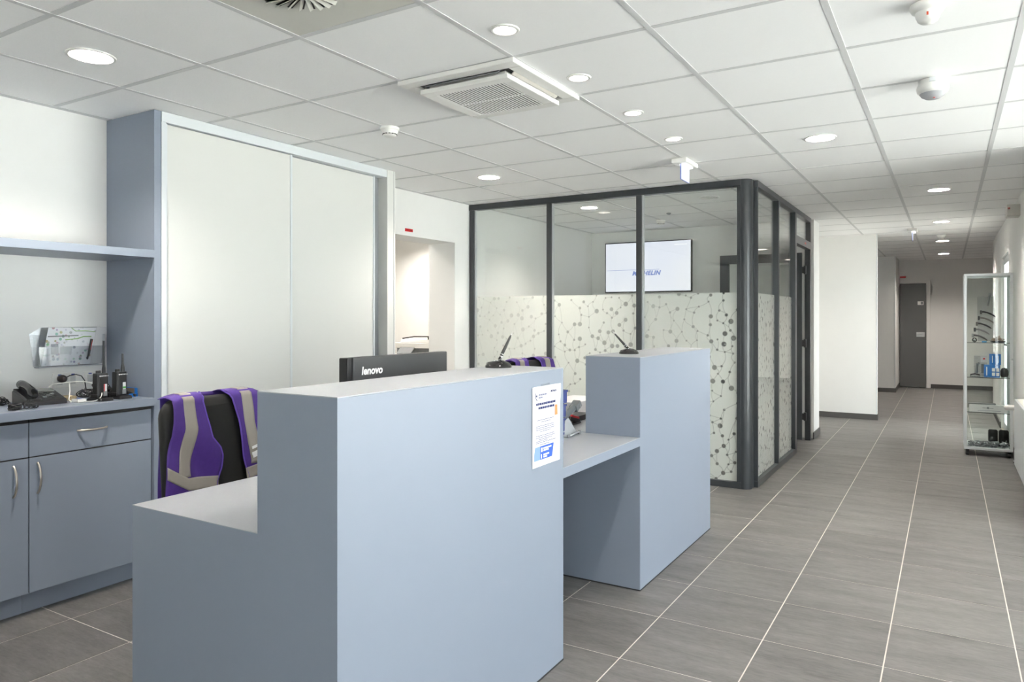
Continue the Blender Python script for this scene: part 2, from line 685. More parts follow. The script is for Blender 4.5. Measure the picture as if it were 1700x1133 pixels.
# lobby wall; its unseen windows are added to daylight the counter fronts
ADDED_LW = [(1.5, 2.75), (2.82, 4.07), (4.14, 5.4)]
wr = MB()
edges = [YB] + [e for w in ADDED_LW for e in w] + [YR0]
for a, b in zip(edges[0::2], edges[1::2]):
    wr.box(XL2, XL2 + 0.2, a, b, 0, CE + 0.1)
for a, b in ADDED_LW:
    wr.box(XL2, XL2 + 0.2, a, b, 0, 0.08).box(XL2, XL2 + 0.2, a, b, 2.3, CE + 0.1)
struct(wr.build('wall_lobby', M_wall))
for k, (a, b) in enumerate(ADDED_LW):
    fr = MB()
    for p, q, r, s_ in ((a, a + 0.06, 0.08, 2.3), (b - 0.06, b, 0.08, 2.3), (a + 0.06, b - 0.06, 0.08, 0.14), (a + 0.06, b - 0.06, 2.24, 2.3)):
        fr.box(XL2 + 0.06, XL2 + 0.12, p, q, r, s_)
    w = struct(fr.build('added_window_%d' % (k + 1), M_dark))
    part('pane', MB().box(XL2 + 0.086, XL2 + 0.094, a + 0.06, b - 0.06, 0.14, 2.24), M_glass, w)
# corridor right wall with a glazed door
DR0, DR1 = 9.18, 10.45
wr = MB()
wr.box(XR, XR + 0.2, YR0 + 0.2, DR0, 0, CE + 0.1).box(XR, XR + 0.2, DR1, 12.28, 0, CE + 0.1).box(XR, XR + 0.2, DR0, DR1, 2.06, CE + 0.1)
wr.box(XR, XL2 + 0.2, YR0, YR0 + 0.2, 0, CE + 0.1)
struct(wr.build('wall_right', M_wall))
dr = MB()
for p, q, r, s_ in ((DR0, DR0 + 0.07, 0.0, 2.06), (DR1 - 0.07, DR1, 0.0, 2.06), (DR0 + 0.07, DR1 - 0.07, 0.0, 0.09), (DR0 + 0.07, DR1 - 0.07, 1.98, 2.06)):
    dr.box(XR + 0.03, XR + 0.09, p, q, r, s_)
d3 = struct(dr.build('door_3', M_alu2), 'white framed glazed door in the corridor wall behind the display cabinet')
part('pane', MB().box(XR + 0.054, XR + 0.062, DR0 + 0.07, DR1 - 0.07, 0.09, 1.98), M_glass, d3)
part('door_handle', MB().tube([(XR + 0.03, 9.32, 1.05), (XR - 0.02, 9.32, 1.05), (XR - 0.02, 9.44, 1.05)], 0.01), M_blk, d3)
struct(MB().box(XR + 0.2, 2.7, 12.08, 12.28, 0, CE + 0.1).build('wall_return', M_wall))
struct(MB().box(2.5, 2.7, 12.28, 16.0, 0, CE + 0.1).build('wall_far_right', M_wall))
struct(MB().box(-0.814, 2.5, YEND, YEND + 0.2, 0, CE + 0.1).build('wall_end', M_wall))
struct(MB().box(-3.2, -0.814, 14.4, YEND + 0.2, 0, CE + 0.1).build('wall_end_left', M_wall))
struct(MB().box(-4.0, -0.80, 10.42, 10.52, 0, CE).build('wall_block', M_wall))
struct(MB().box(-3.2, -3.0, 10.52, 14.4, 0, CE + 0.1).build('wall_passage', M_wall))
# conference room back wall
struct(MB().box(XW, -1.285, 8.5, 8.88, 0, CE).build('wall_conference', M_wall))
# copier room beyond the opening
rm = MB()
rm.box(-6.4, -6.2, 4.0, 7.2, 0, CE + 0.1).box(-6.2, -4.307, 7.0, 7.2, 0, CE + 0.1).box(-6.2, -4.307, 4.0, 4.2, 0, CE + 0.1)
struct(rm.build('wall_copier_room', M_wall))
# ground outside the windows
struct(MB().box(3.5, 30, -25, 30, -0.2, -0.12).box(-20, 3.5, -25, -3.8, -0.2, -0.12).box(0.76, 3.5, 5.71, 12.07, -0.1199, -0.10)
       .build('ground', mat('outdoor_paving', (0.45, 0.45, 0.43, 1), 0.9, noise=0.1, scale=6)))

# skirting
def skirt(name, boxes):
    m = MB()
    for b in boxes:
        m.box(*b)
    return struct(m.build(name, M_base))


BH = 0.075
skirt('baseboard_block', [(-4.0, -0.788, 10.408, 10.42, 0, BH), (-0.80, -0.788, 10.42, 10.52, 0, BH)])
skirt('baseboard_end_left', [(-3.0, -0.802, 14.388, 14.4, 0, BH), (-0.814, -0.802, 14.4, YEND - 0.012, 0, BH)])
skirt('baseboard_end', [(-0.28, 2.5, YEND - 0.012, YEND, 0, BH)])
skirt('baseboard_right', [(XR - 0.012, XR, YR0, DR0, 0, BH), (XR - 0.012, XR, DR1, 12.28, 0, BH)])
skirt('baseboard_conference', [(-1.285, -1.273, 8.44, 8.892, 0, BH), (-3.9, -1.285, 8.88, 8.892, 0, BH)])
skirt('baseboard_left', [(XW, XW + 0.012, 4.13, OPY0, 0, BH), (XW, XW + 0.012, OPY1, 5.70, 0, BH)])
# white corner beads on the exposed wall corners
tb = MB().box(-0.808, -0.797, 10.417, 10.428, BH, CE).box(-0.822, -0.811, 14.397, 14.408, BH, CE)
struct(tb.build('trim_1', M_alu2))

# far grey door
DX0, DX1, DZ = -0.80, -0.36, 1.99
d1 = struct(MB().box(DX0, DX1, YEND - 0.05, YEND - 0.005, 0.012, DZ).build('door_1', M_door, bevel=0.003),
            'dark grey door at the far end of the corridor')
part('door_frame', MB().box(DX0, DX1 + 0.07, YEND - 0.06, YEND, DZ + 0.008, DZ + 0.06).box(DX1 + 0.008, DX1 + 0.07, YEND - 0.06, YEND, 0, DZ + 0.008),
     M_wall, d1)
part('door_handle', MB().box(DX1 - 0.16, DX1 - 0.02, YEND - 0.056, YEND - 0.05, 0.97, 1.06)
     .tube([(DX1 - 0.05, YEND - 0.05, 1.03), (DX1 - 0.05, YEND - 0.10, 1.03), (DX1 - 0.15, YEND - 0.10, 1.03)], 0.012), M_alu, d1)
sg = part('door_sign', MB().box(DX1 - 0.14, DX1 - 0.04, YEND - 0.054, YEND - 0.05, 1.58, 1.65), M_plast, d1)
part('sign_print', MB().box(DX1 - 0.085, DX1 - 0.05, YEND - 0.0552, YEND - 0.054, 1.59, 1.64), M_grey, sg)
tag(MB().box(-0.80, -0.70, YEND - 0.008, YEND, 2.105, 2.135).build('door_plate', M_red),
    'small dark red plate above the far grey door', 'sign')
o = tag(MB().box(XW, XW + 0.004, 4.762, 4.862, 2.088, 2.113).build('door_plate', M_red),
        'small bright red plate above the opening to the copier room', 'sign')
part('plate_print', MB().box(XW + 0.004, XW + 0.0044, 4.775, 4.815, 2.097, 2.104).box(XW + 0.004, XW + 0.0044, 4.820, 4.850, 2.097, 2.104), mat('dark_red_print', srgb(120, 10, 14), 0.5), o)

# ------------------------------------------------------------------ ceiling fixtures


LED = {}


def downlight(x, y, r, watts, label, group, col=LAMP_COL):
    """open recessed can with a glowing opal disc at its top"""
    dep = 0.07 if r > 0.06 else 0.05
    t = thing('downlight', label, 'ceiling light', (x, y, CE - 0.004), group=group)
    part('trim_ring', MB().lathe((x, y, CE), [(r, 0.0045), (r, -0.004), (r + 0.011, -0.003), (r + 0.013, 0.0), (r + 0.013, 0.0046), (r, 0.0045)], 40), M_plast, t)
    part('reflector', MB().lathe((x, y, CE), [(r - 0.0005, -0.001), (r - 0.0005, dep + 0.004), (r + 0.004, dep + 0.004), (r + 0.004, 0.021), (r - 0.0002, 0.021), (r - 0.0005, -0.001)], 40), M_plast, t)
    key = (round(watts, 3), r, col)
    if key not in LED:
        LED[key] = emat('lit_opal_disc', (*col, 1), watts / (PI * PI * r * r)) if watts else mat('unlit_opal_disc', (0.35, 0.35, 0.35, 1), 0.4)
    n = 24
    disc = [(x + (r - 0.001) * math.cos(2 * PI * k / n), y + (r - 0.001) * math.sin(2 * PI * k / n)) for k in range(n)]
    part('diffuser', MB().prism(disc, CE + dep, CE + dep + 0.003, 'z'), LED[key], t)
    return t


G1, G2 = 'round ceiling downlights', 'small ceiling spots above the reception desk'
WARM = (1.0, 0.91, 0.83)
for (x, y), lab, k, c_ in zip(LAMPS_BIG, (
        'round downlight nearest the blue-grey side panel and wall shelf',
        'round downlight in front of the copier room opening',
        'round downlight between the drum sensor and the black glass partition',
        'round corridor downlight, first of the four in a row down the corridor',
        'round corridor downlight, second of the four in a row down the corridor',
        'round corridor downlight, third of the four in a row down the corridor',
        'round corridor downlight, farthest of the four in a row, before the grey door',
        'round downlight above the visitor side of the nearer counter, out of the picture',
        'round lobby downlight by the windows near the partition, out of the picture',
        'round lobby downlight by the windows near the camera, out of the picture',
        'round downlight inside the copier room',
        'added round downlight in the side passage behind the meeting room',  # unseen lamp, added to light the passage
        'unlit round downlight behind the glass in the meeting room',
        'lit round downlight behind the glass in the meeting room',
        'added round downlight above the copier',  # second copier room lamp, added to brighten its far wall
        'added round downlight behind the camera, out of the picture',  # unseen lamp, added to lift the desk end and the ceiling
        'added round lobby downlight behind the camera by the windows, out of the picture'),  # also added, for more light from behind the camera
        (.75, 1, 1, .85, .4, .95, 1.05, 1, 1, 1, .8, .7, 0, .8, .8, .9, .9), [LAMP_COL] * 3 + [WARM] * 4 + [LAMP_COL] * 10):
    downlight(x, y, RB, LAMP_W * k, lab, G1, c_)
for (x, y), n in zip(LAMPS_SMALL, ('out of the picture over its near end', 'nearest one, in front of the air conditioning unit', 'beside the air conditioning unit',
                                   'third from the front', 'farthest, just before the exit sign')):
    downlight(x, y, RS, SPOT_W, 'small ceiling spot above the counter, ' + n, G2)


def detector(x, y, label, r=0.052, group='smoke detectors'):
    t = thing('smoke_detector', label, 'smoke detector', (x, y, CE - 0.055), group=group)
    k = r / 0.052
    part('base', MB().lathe((x, y, CE), [(0.052 * k, 0.0), (0.054 * k, -0.004), (0.052 * k, -0.016), (0.046 * k, -0.018)], 36), M_plast, t)
    b = part('housing', MB().lathe((x, y, CE), [(0.046 * k, -0.018), (0.046 * k, -0.026), (0.040 * k, -0.036), (0.038 * k, -0.046), (0.026 * k, -0.053), (0.0, -0.055)], 36), M_plast, t)
    sl = MB()
    for i in range(14):
        a = 2 * PI * i / 14
        c = Vector((x + math.cos(a) * 0.0388 * k, y + math.sin(a) * 0.0388 * k, CE - 0.0405))
        sl.obox(c, (math.cos(a), math.sin(a), 0), (-math.sin(a), math.cos(a), 0), (0, 0, 1), 0.0028, 0.0062 * k, 0.0022)
    part('slot', sl, M_gap, b)
    return t


detector(-2.75, 3.14, 'white smoke detector on the ceiling in front of the white sliding wardrobe')
detector(-0.077, 11.0, 'white smoke detector between the corridor downlights')
detector(-2.775, 7.70, 'white smoke detector behind the glass on the meeting room ceiling')
tag(MB().lathe((-2.51, 7.21, CE), [(0.025, 0.0), (0.025, -0.008), (0.012, -0.016), (0, -0.018)], 24).build('ceiling_spot', M_grey),
    'tiny grey sensor on the meeting room ceiling behind the glass', 'sensor')

# big round presence sensor
x, y = -0.06, 3.77
t = thing('presence_sensor', 'white drum-shaped presence sensor with grey lens on the ceiling', 'sensor', (x, y, CE - 0.09))
part('mount', MB().lathe((x, y, CE), [(0.052, 0), (0.058, -0.002), (0.058, -0.02), (0.062, -0.024), (0.066, -0.036), (0.064, -0.052), (0.058, -0.060), (0.054, -0.062)], 40), M_plast, t)
part('lens', MB().lathe((x, y, CE), [(0.054, -0.062), (0.046, -0.074), (0.03, -0.084), (0.0, -0.088)], 40), mat('grey_lens', (0.42, 0.42, 0.44, 1), 0.2), t)
part('indicator', MB().lathe((x + 0.006, y - 0.02, CE - 0.087), [(0.004, 0.005), (0.004, -0.001), (0, -0.002)], 10), mat('red_lens', srgb(225, 110, 105), 0.3), t)
part('clip', MB().box(x - 0.012, x + 0.012, y - 0.068, y - 0.056, CE - 0.022, CE - 0.004), mat('clear_clip', (0.7, 0.72, 0.74, 1), 0.15), t)
x, y = -0.06, 2.85
t = thing('movement_detector', 'white ceiling detector with rounded dome and red dot at the top edge', 'sensor', (x, y, CE - 0.07))
part('base', MB().lathe((x, y, CE), [(0.056, 0), (0.058, -0.01), (0.050, -0.024), (0.040, -0.028)], 40), M_plast, t)
part('dome', MB().lathe((x, y, CE), [(0.040, -0.028), (0.038, -0.040), (0.032, -0.056), (0.022, -0.064), (0, -0.067)], 40), M_plast, t)
part('indicator', MB().box(x - 0.003, x + 0.003, y - 0.041, y - 0.035, CE - 0.048, CE - 0.038), mat('orange_red_lens', srgb(205, 80, 45), 0.4), t)

# emergency exit lights with hanging clear plates
M_plate = emat('lit_acrylic_plate', (0.88, 0.91, 1.0, 1), 0.8)


def exit_light(x, y, label):
    t = thing('exit_light', label, 'exit sign', (x, y, CE - 0.14), group='emergency exit lights')
    part('housing', MB().box(x - 0.055, x + 0.055, y - 0.13, y + 0.13, CE - 0.034, CE), M_plast, t, bevel=0.008)
    part('led_strip', MB().box(x - 0.010, x + 0.03, y - 0.08, y + 0.08, CE - 0.042, CE - 0.034), emat('exit_led', (0.95, 0.97, 1.0, 1), 2.5), t)
    pl = part('plate', MB().box(x - 0.003, x + 0.003, y - 0.09, y + 0.09, CE - 0.138, CE - 0.034), M_plate, t)
    part('plate_edge', MB().box(x - 0.0035, x + 0.0035, y - 0.09, y + 0.09, CE - 0.1405, CE - 0.138)
         .box(x - 0.0035, x + 0.0035, y - 0.0925, y - 0.09, CE - 0.1405, CE - 0.034), mat('blue_edge', srgb(120, 140, 215), 0.3), pl)
    return t


exit_light(-1.575, 4.86, 'white exit light with clear hanging plate in front of the black glass partition')
exit_light(-0.377, 10.084, 'small white exit light with clear hanging plate far down the corridor')

# ceiling cassette air conditioner in one grid cell
ax0, ax1, ay0, ay1 = -2.166, -1.566, 2.5507, 3.1507
t = thing('air_conditioner', 'white ceiling cassette air conditioner with slatted square grille', 'air conditioner', ((ax0 + ax1) / 2, (ay0 + ay1) / 2, CE - 0.055))
part('frame', MB().box(ax0 - 0.012, ax1 + 0.012, ay0 - 0.012, ay0 + 0.05, CE - 0.022, CE - 0.001)
     .box(ax0 - 0.012, ax1 + 0.012, ay1 - 0.05, ay1 + 0.012, CE - 0.022, CE - 0.001)
     .box(ax0 - 0.012, ax0 + 0.05, ay0 + 0.05, ay1 - 0.05, CE - 0.022, CE - 0.001)
     .box(ax1 - 0.05, ax1 + 0.012, ay0 + 0.05, ay1 - 0.05, CE - 0.022, CE - 0.001), M_plast, t, bevel=0.004)
part('outlet_slot', MB().box(ax0 + 0.05, ax1 - 0.05, ay0 + 0.05, ay1 - 0.05, CE - 0.010, CE - 0.001), mat('grey_outlet', (0.12, 0.12, 0.12, 1), 0.5), t)
gz = CE - 0.055
g = MB()
q0, q1, w0, w1_ = ax0 + 0.062, ax1 - 0.062, ay0 + 0.062, ay1 - 0.062
rim = 0.055
g.box(q0, q1, w0, w0 + rim, gz, gz + 0.022).box(q0, q1, w1_ - rim, w1_, gz, gz + 0.022)
g.box(q0, q0 + rim, w0 + rim, w1_ - rim, gz, gz + 0.022).box(q1 - rim, q1, w0 + rim, w1_ - rim, gz, gz + 0.022)
g.box(q0 + 0.03, q1 - 0.03, w0 + 0.03, w1_ - 0.03, gz + 0.022, CE - 0.010)
part('grille_frame', g, M_plast, t, bevel=0.003)
part('grille_shade', MB().box(q0 + rim, q1 - rim, w0 + rim, w1_ - rim, gz + 0.0045, gz + 0.0215), M_gap, t)  # dark board stands in for the unlit depth behind the slats
ns = 22
for k in range(ns):
    xx = q0 + rim + (k + 0.5) * (q1 - q0 - 2 * rim) / ns
    part('slat', MB().box(xx - 0.0037, xx + 0.0037, w0 + rim, w1_ - rim, gz + 0.001, gz + 0.0026), M_plast, t)
part('grille_rib', MB().box(q0 + rim, q1 - rim, (w0 + w1_) / 2 - 0.004, (w0 + w1_) / 2 + 0.004, gz + 0.0005, gz + 0.003), M_plast, t)
for yy in (ay0 + 0.056, ay1 - 0.056):
    part('louvre', MB().obox(((ax0 + ax1) / 2, yy, CE - 0.022), (1, 0, 0), (0, 0.8, 0.6), (0, -0.6, 0.8), 0.2, 0.012, 0.002), M_grey, t)
for xx in (ax0 + 0.056, ax1 - 0.056):
    part('louvre', MB().obox((xx, (ay0 + ay1) / 2, CE - 0.022), (0, 1, 0), (0.8, 0, 0.6), (-0.6, 0, 0.8), 0.2, 0.012, 0.002), mat('beige_louvre', (0.55, 0.52, 0.48, 1), 0.4), t)

# swirl vent panel at the top edge of the picture
vx0, vy0 = CX0 + -3 * CP, CY0 + -5 * CP
vx1, vy1 = vx0 + CP, vy0 + CP
vc = ((vx0 + vx1) / 2, (vy0 + vy1) / 2)
t = thing('swirl_vent', 'beige square ceiling vent panel with dark radial swirl slots', 'air vent', (*vc, CE - 0.002))
part('plate', MB().box(vx0 + 0.002, vx1 - 0.002, vy0 + 0.002, vy1 - 0.002, CE + 0.0018, CE + 0.02), mat('beige_vent_paint', (0.62, 0.61, 0.56, 1), 0.5), t)
NV = 24
for k in range(NV):
    a = 2 * PI * k / NV
    d = Vector((math.cos(a), math.sin(a), 0))
    n_ = Vector((-math.sin(a), math.cos(a), 0))
    c = Vector((*vc, CE + 0.0012)) + d * 0.108
    e = d * 0.92 + n_ * 0.38
    e.normalize()
    f = Vector((-e.y, e.x, 0))
    part('slot', MB().obox(c, e, f, (0, 0, 1), 0.048, 0.0085, 0.0006), M_gap, t)
    part('blade', MB().obox(c + f * 0.004 - Vector((0, 0, 0.006)), e, (f + Vector((0, 0, -0.8))).normalized(), e.cross((f + Vector((0, 0, -0.8))).normalized()), 0.048, 0.0075, 0.001), MATS['beige_vent_paint'], t)

# box on the corridor right wall
t = thing('wall_detector', 'pale box detector with red eye high on the corridor right wall', 'sensor', (XR - 0.05, 7.8, 2.25))
part('housing', MB().box(XR - 0.10, XR, 7.72, 7.90, 2.255, 2.36), mat('cream_plastic', (0.62, 0.60, 0.55, 1), 0.4), t, bevel=0.006)
part('indicator', MB().lathe((XR - 0.085, 7.72, 2.325), [(0.010, 0), (0.008, 0.003), (0, 0.004)], 14, (0, -1, 0)), mat('dark_red_eye', srgb(130, 45, 25), 0.3), t)

# ------------------------------------------------------------------ glass partition
YP = 5.74
XS = -1.325
gp = thing('glass_partition', 'black framed glass partition with dotted frosted film around the meeting room', 'partition', (-2.6, YP, 0))
fy0, fy1 = YP - 0.03, YP + 0.03
part('top_rail', MB().box(-4.0, -1.40, fy0, fy1, CE - 0.055, CE), M_dark, gp, bevel=0.003)
part('bottom_rail', MB().box(-4.0, -1.40, fy0, fy1, 0, 0.05), M_dark, gp, bevel=0.003)
for xx in (-3.968, -3.118, -2.252, -1.416):
    hw = 0.016 if xx > -1.5 else 0.024
    part('post', MB().box(xx - hw, xx + hw, fy0, fy1, 0.05, CE - 0.055), M_dark, gp, bevel=0.003)
    if xx < -1.5:
        part('joint_strip', MB().box(xx + 0.024, xx + 0.036, YP - 0.012, YP + 0.012, 0.05, CE - 0.055), M_alu, gp)
# rounded corner post
cp = MB()
ring = []
cxr, cyr, rr = -1.385, YP + 0.03, 0.06
pts = [(-1.40, YP - 0.03)]
for k in range(13):
    a = -PI / 2 + (PI / 2) * k / 12
    pts.append((cxr + rr * math.cos(a), cyr + rr * math.sin(a)))
pts += [(-1.325, YP + 0.085), (-1.375, YP + 0.085), (-1.40, YP + 0.05)]
cp.prism(pts, 0, CE, 'z')
part('corner_post', cp, M_dark, gp, bevel=0.002)
# side run
sx0, sx1 = XS - 0.03, XS + 0.03
SY = [(5.84, 6.632), (6.668, 7.44)]
part('top_rail', MB().box(sx0, sx1, YP + 0.085, 8.40, CE - 0.05, CE), M_dark, gp, bevel=0.003)
part('bottom_rail', MB().box(sx0, sx1, YP + 0.085, 7.49, 0, 0.05), M_dark, gp, bevel=0.003)
for a, b in ((5.825, 5.84), (6.632, 6.668), (7.44, 7.52), (8.34, 8.40)):
    part('post', MB().box(sx0, sx1, a, b, 0.05 if a < 7.4 else 0, CE - 0.05), M_dark, gp, bevel=0.003)
part('transom', MB().box(sx0, sx1, 7.52, 8.34, 2.09, 2.17), M_door, gp, bevel=0.003)
part('transom_label', MB().box(sx1, sx1 + 0.001, 7.98, 8.06, 2.12, 2.14), M_red, gp)

rng = np.random.default_rng(11)


def film_field(W, H, seed, cell=0.004, k0=0.7, k1=0.7):
    """network of dots and threads left clear in the frosted film"""
    r = np.random.default_rng(seed)
    nx, ny = int(W / cell) + 1, int(H / cell) + 1
    xs, zs = np.linspace(0, W, nx), np.linspace(0, H, ny)
    F = np.zeros((ny, nx), dtype=np.float32)
    pts = []
    tries = 0
    target = int(W * H * 150)
    while len(pts) < target and tries < 9000:
        tries += 1
        p = (r.uniform(0, W), r.uniform(0, H))
        if all((p[0] - q[0]) ** 2 + ((p[1] - q[1]) * 0.8) ** 2 > 0.045 ** 2 for q in pts):
            pts.append(p)
    rad = r.choice([0.008, 0.010, 0.013, 0.017, 0.020], len(pts), p=[0.30, 0.26, 0.22, 0.14, 0.08])

    def stamp(x0, x1, z0, z1, fn):
        i0, i1 = max(0, int(x0 / cell)), min(nx, int(x1 / cell) + 2)
        j0, j1 = max(0, int(z0 / cell)), min(ny, int(z1 / cell) + 2)
        if i1 <= i0 or j1 <= j0:
            return
        X, Z = np.meshgrid(xs[i0:i1], zs[j0:j1])
        F[j0:j1, i0:i1] = np.maximum(F[j0:j1, i0:i1], fn(X, Z))

    for (px, pz), ra in zip(pts, rad):
        ra = float(ra)
        stamp(px - ra - .01, px + ra + .01, pz - ra - .01, pz + ra + .01,
              lambda X, Z: np.clip((ra - np.hypot(X - px, Z - pz)) / cell + 0.5, 0, 1) * 0.72)
    P = np.array(pts)
    for k, (px, pz) in enumerate(pts):
        d = np.hypot(P[:, 0] - px, (P[:, 1] - pz) * 0.6)
        d[P[:, 1] >= pz] = 9
        order = np.argsort(d)[:2 if k % 2 else 1]
        for q in order:
            if d[q] > 0.15:
                continue
            qx, qz = P[q]
            bend = r.uniform(-0.02, 0.02)
            prev = (px, pz)
            for s in range(1, 7):
                u = s / 6
                cur = (px + (qx - px) * u + bend * math.sin(PI * u), pz + (qz - pz) * u)
                ax, az, bx, bz = *prev, *cur
                L2 = (bx - ax) ** 2 + (bz - az) ** 2 + 1e-12

                def seg(X, Z):
                    tt = np.clip(((X - ax) * (bx - ax) + (Z - az) * (bz - az)) / L2, 0, 1)
                    return np.clip((0.0016 - np.hypot(X - ax - tt * (bx - ax), Z - az - tt * (bz - az))) / cell + 0.5, 0, 1) * 0.5
                stamp(min(ax, bx) - .008, max(ax, bx) + .008, min(az, bz) - .008, max(az, bz) + .008, seg)
                prev = cur
    F *= np.linspace(k0, k1, nx, dtype=np.float32)[None, :]        # dot strength painted to follow how dark the room behind looks
    return xs, zs, F


def film(parent, fn, W, H, seed, k0=0.7, k1=0.7):
    xs, zs, Fm = film_field(W, H, seed, 0.004, k0, k1)
    ny, nx = Fm.shape
    vs = [fn(x, z) for z in zs for x in xs]
    off = OFF[parent.name]
    me = bpy.data.meshes.new('frosted_film')
    A = np.arange(ny * nx).reshape(ny, nx)
    fs = np.stack([A[:-1, :-1], A[:-1, 1:], A[1:, 1:], A[1:, :-1]], -1).reshape(-1, 4)
    me.from_pydata((np.array(vs) - np.array(off)).tolist(), [], fs.tolist())
    at = me.attributes.new('print', 'FLOAT', 'POINT')
    at.data.foreach_set('value', Fm.ravel())
    me.materials.append(M_film)
    o = bpy.data.objects.new('frosted_film', me)
    COL.objects.link(o)
    o.parent = parent
    OFF[o.name] = off
    return o


FZ0, FZ1 = 0.05, 1.548
for k, (a, b) in enumerate(((-3.932, -3.142), (-3.082, -2.276), (-2.216, -1.432))):
    pn = part('pane', MB().box(a, b, YP - 0.005, YP + 0.005, 0.05, CE - 0.055), M_glass, gp)
    film(pn, lambda x, z, a=a: (a + x, YP + 0.008, FZ0 + z), b - a, FZ1 - FZ0, 20 + k, (0.35, 0.7, 0.6)[k], (0.5, 0.85, 1.25)[k])
for k, (a, b) in enumerate(SY):
    pn = part('pane', MB().box(XS - 0.005, XS + 0.005, a, b, 0.05, CE - 0.05), M_glass, gp)
    film(pn, lambda x, z, a=a: (XS - 0.008, a + x, FZ0 + z), b - a, FZ1 - FZ0, 30 + k, 1.1, 1.1)
part('pane', MB().box(XS - 0.005, XS + 0.005, 7.52, 8.34, 2.17, CE - 0.05), M_glass, gp)

# open glass door of the meeting room, hinged at its far jamb
DL = 0.885
d2 = bpy.data.objects.new('door_2', None)
COL.objects.link(d2)
d2.location = (-1.372, 8.285, 0)
d2.rotation_euler = (0, 0, PI + math.radians(2.5))
OFF['door_2'] = (0, 0, 0)
struct(d2, 'open black framed glass door of the meeting room')
part('stile', MB().box(0, 0.10, -0.02, 0.02, 0.012, 2.055), M_dark, d2, 0.002, True)
part('stile', MB().box(DL - 0.105, DL, -0.02, 0.02, 0.012, 2.055), M_dark, d2, 0.002, True)
part('rail', MB().box(0.10, DL - 0.105, -0.02, 0.02, 0.012, 0.16), M_dark, d2, 0.002, True)
part('rail', MB().box(0.10, DL - 0.105, -0.02, 0.02, 1.955, 2.055), M_dark, d2, 0.002, True)
part('pane', MB().box(0.10, DL - 0.105, -0.004, 0.004, 0.16, 1.955), M_glass, d2, 0, True)
for z in (0.22, 1.02, 1.82):
    part('hinge', MB().cyl((-0.03, 0.0, z), (-0.03, 0.0, z + 0.09), 0.014).box(-0.03, 0.01, -0.012, 0.012, z + 0.01, z + 0.08), M_blk, d2, 0, True)
part('door_handle', MB().tube([(DL - 0.06, 0.02, 1.04), (DL - 0.06, 0.06, 1.04), (DL - 0.18, 0.06, 1.04)], 0.009), M_alu, d2, 0, True)

# ------------------------------------------------------------------ television in the meeting room
t = thing('television', 'wall television showing a pale company logo screen behind the glass', 'television', (-3.21, 8.44, 1.66))
part('bezel', MB().box(-3.775, -2.644, 8.415, 8.46, 1.657, 2.29), M_blkg, t, bevel=0.004)
part('wall_mount', MB().box(-3.45, -2.95, 8.46, 8.50, 1.80, 2.15), M_blk, t)


def screen_mat():
    m = emat('screen_glow', (0.86, 0.90, 1.0, 1), 0.64)
    nt = m.node_tree
    e = [n for n in nt.nodes if n.type == 'EMISSION'][0]
    g = nt.nodes.new('ShaderNodeNewGeometry')
    nz = nt.nodes.new('ShaderNodeTexNoise')
    nz.inputs['Scale'].default_value = 1.4
    cr = nt.nodes.new('ShaderNodeValToRGB')
    cr.color_ramp.elements[0].position, cr.color_ramp.elements[1].position = 0.3, 0.7
    cr.color_ramp.elements[0].color = (0.84, 0.88, 1.0, 1)
    cr.color_ramp.elements[1].color = (0.97, 0.98, 1.0, 1)
    nt.links.new(g.outputs['Position'], nz.inputs['Vector'])
    nt.links.new(nz.outputs['Fac'], cr.inputs['Fac'])
    nt.links.new(cr.outputs['Color'], e.inputs['Color'])
    return m


sc = part('screen', MB().box(-3.762, -2.657, 8.4135, 8.415, 1.672, 2.278), screen_mat(), t)
M_logo = emat('logo_blue', srgb(120, 142, 205), 0.66)
text('logo_lettering', 'MICHELIN', 0.074, M_logo, sc, (-3.405, 8.4130, 1.872), (1, 0, 0), (0, 0, 1), 0.0035, 0.3, spacing=1.12)
part('logo_line', MB().box(-3.745, -3.05, 8.4128, 8.4134, 1.938, 1.942), M_logo, sc)
part('status_text', MB().box(-2.86, -2.70, 8.4128, 8.4134, 2.228, 2.236), emat('status_white', (1, 1, 1, 1), 0.75), sc)

# ------------------------------------------------------------------ reception desk
XF, XBK, XDK = -1.308, -1.604, -2.182
HC, HD, HL = 1.152, 0.756, 0.769
Y1, Y2, Y3, Y4 = 1.299, 2.515, 3.335, 4.545
desk = thing('reception_desk', 'pale blue-grey reception desk with two tall counters and a low middle shelf', 'desk', (-1.75, 2.92, 0))
TH = 0.04
part('end_panel', MB().prism([(XDK, 0), (XF, 0), (XF, HC), (XBK, HC), (XBK, HL), (XDK, HL)], Y1, Y1 + TH, 'y'), M_lam, desk)
part('front_panel', MB().box(XF - TH, XF, Y1 + TH, Y2, 0, HC - 0.001), M_lam, desk)
part('counter_top', MB().box(XBK, XF, Y1, Y2, HC, HC + 0.0025), M_lamtop, desk)
part('counter_core', MB().box(XBK, XF - TH, Y1 + TH, Y2 - TH, HC - TH, HC - 0.0005), M_lam, desk)
part('back_panel', MB().box(XBK, XBK + TH, Y1 + TH, Y2 - TH, HL, HC - TH), M_lam, desk)
part('side_panel', MB().prism([(XDK, 0), (XF - TH, 0), (XF - TH, HC - 0.0005), (XBK, HC - 0.0005), (XBK, HD - TH), (XDK, HD - TH)], Y2 - TH, Y2, 'y'), M_lam, desk)
part('desktop', MB().box(XDK, XF - TH, Y1 + TH, Y2 - TH, HL - TH, HL - 0.0005), M_lam, desk)
part('desktop_surface', MB().box(XDK, XBK, Y1, Y2 - TH, HL, HL + 0.002), M_lamtop, desk)
# low middle
part('shelf', MB().box(XDK, XF, Y2, Y3, HD - TH, HD - 0.0005), M_lam, desk)
part('shelf_surface', MB().box(XDK, XF, Y2, Y3, HD, HD + 0.002), M_lamtop, desk)
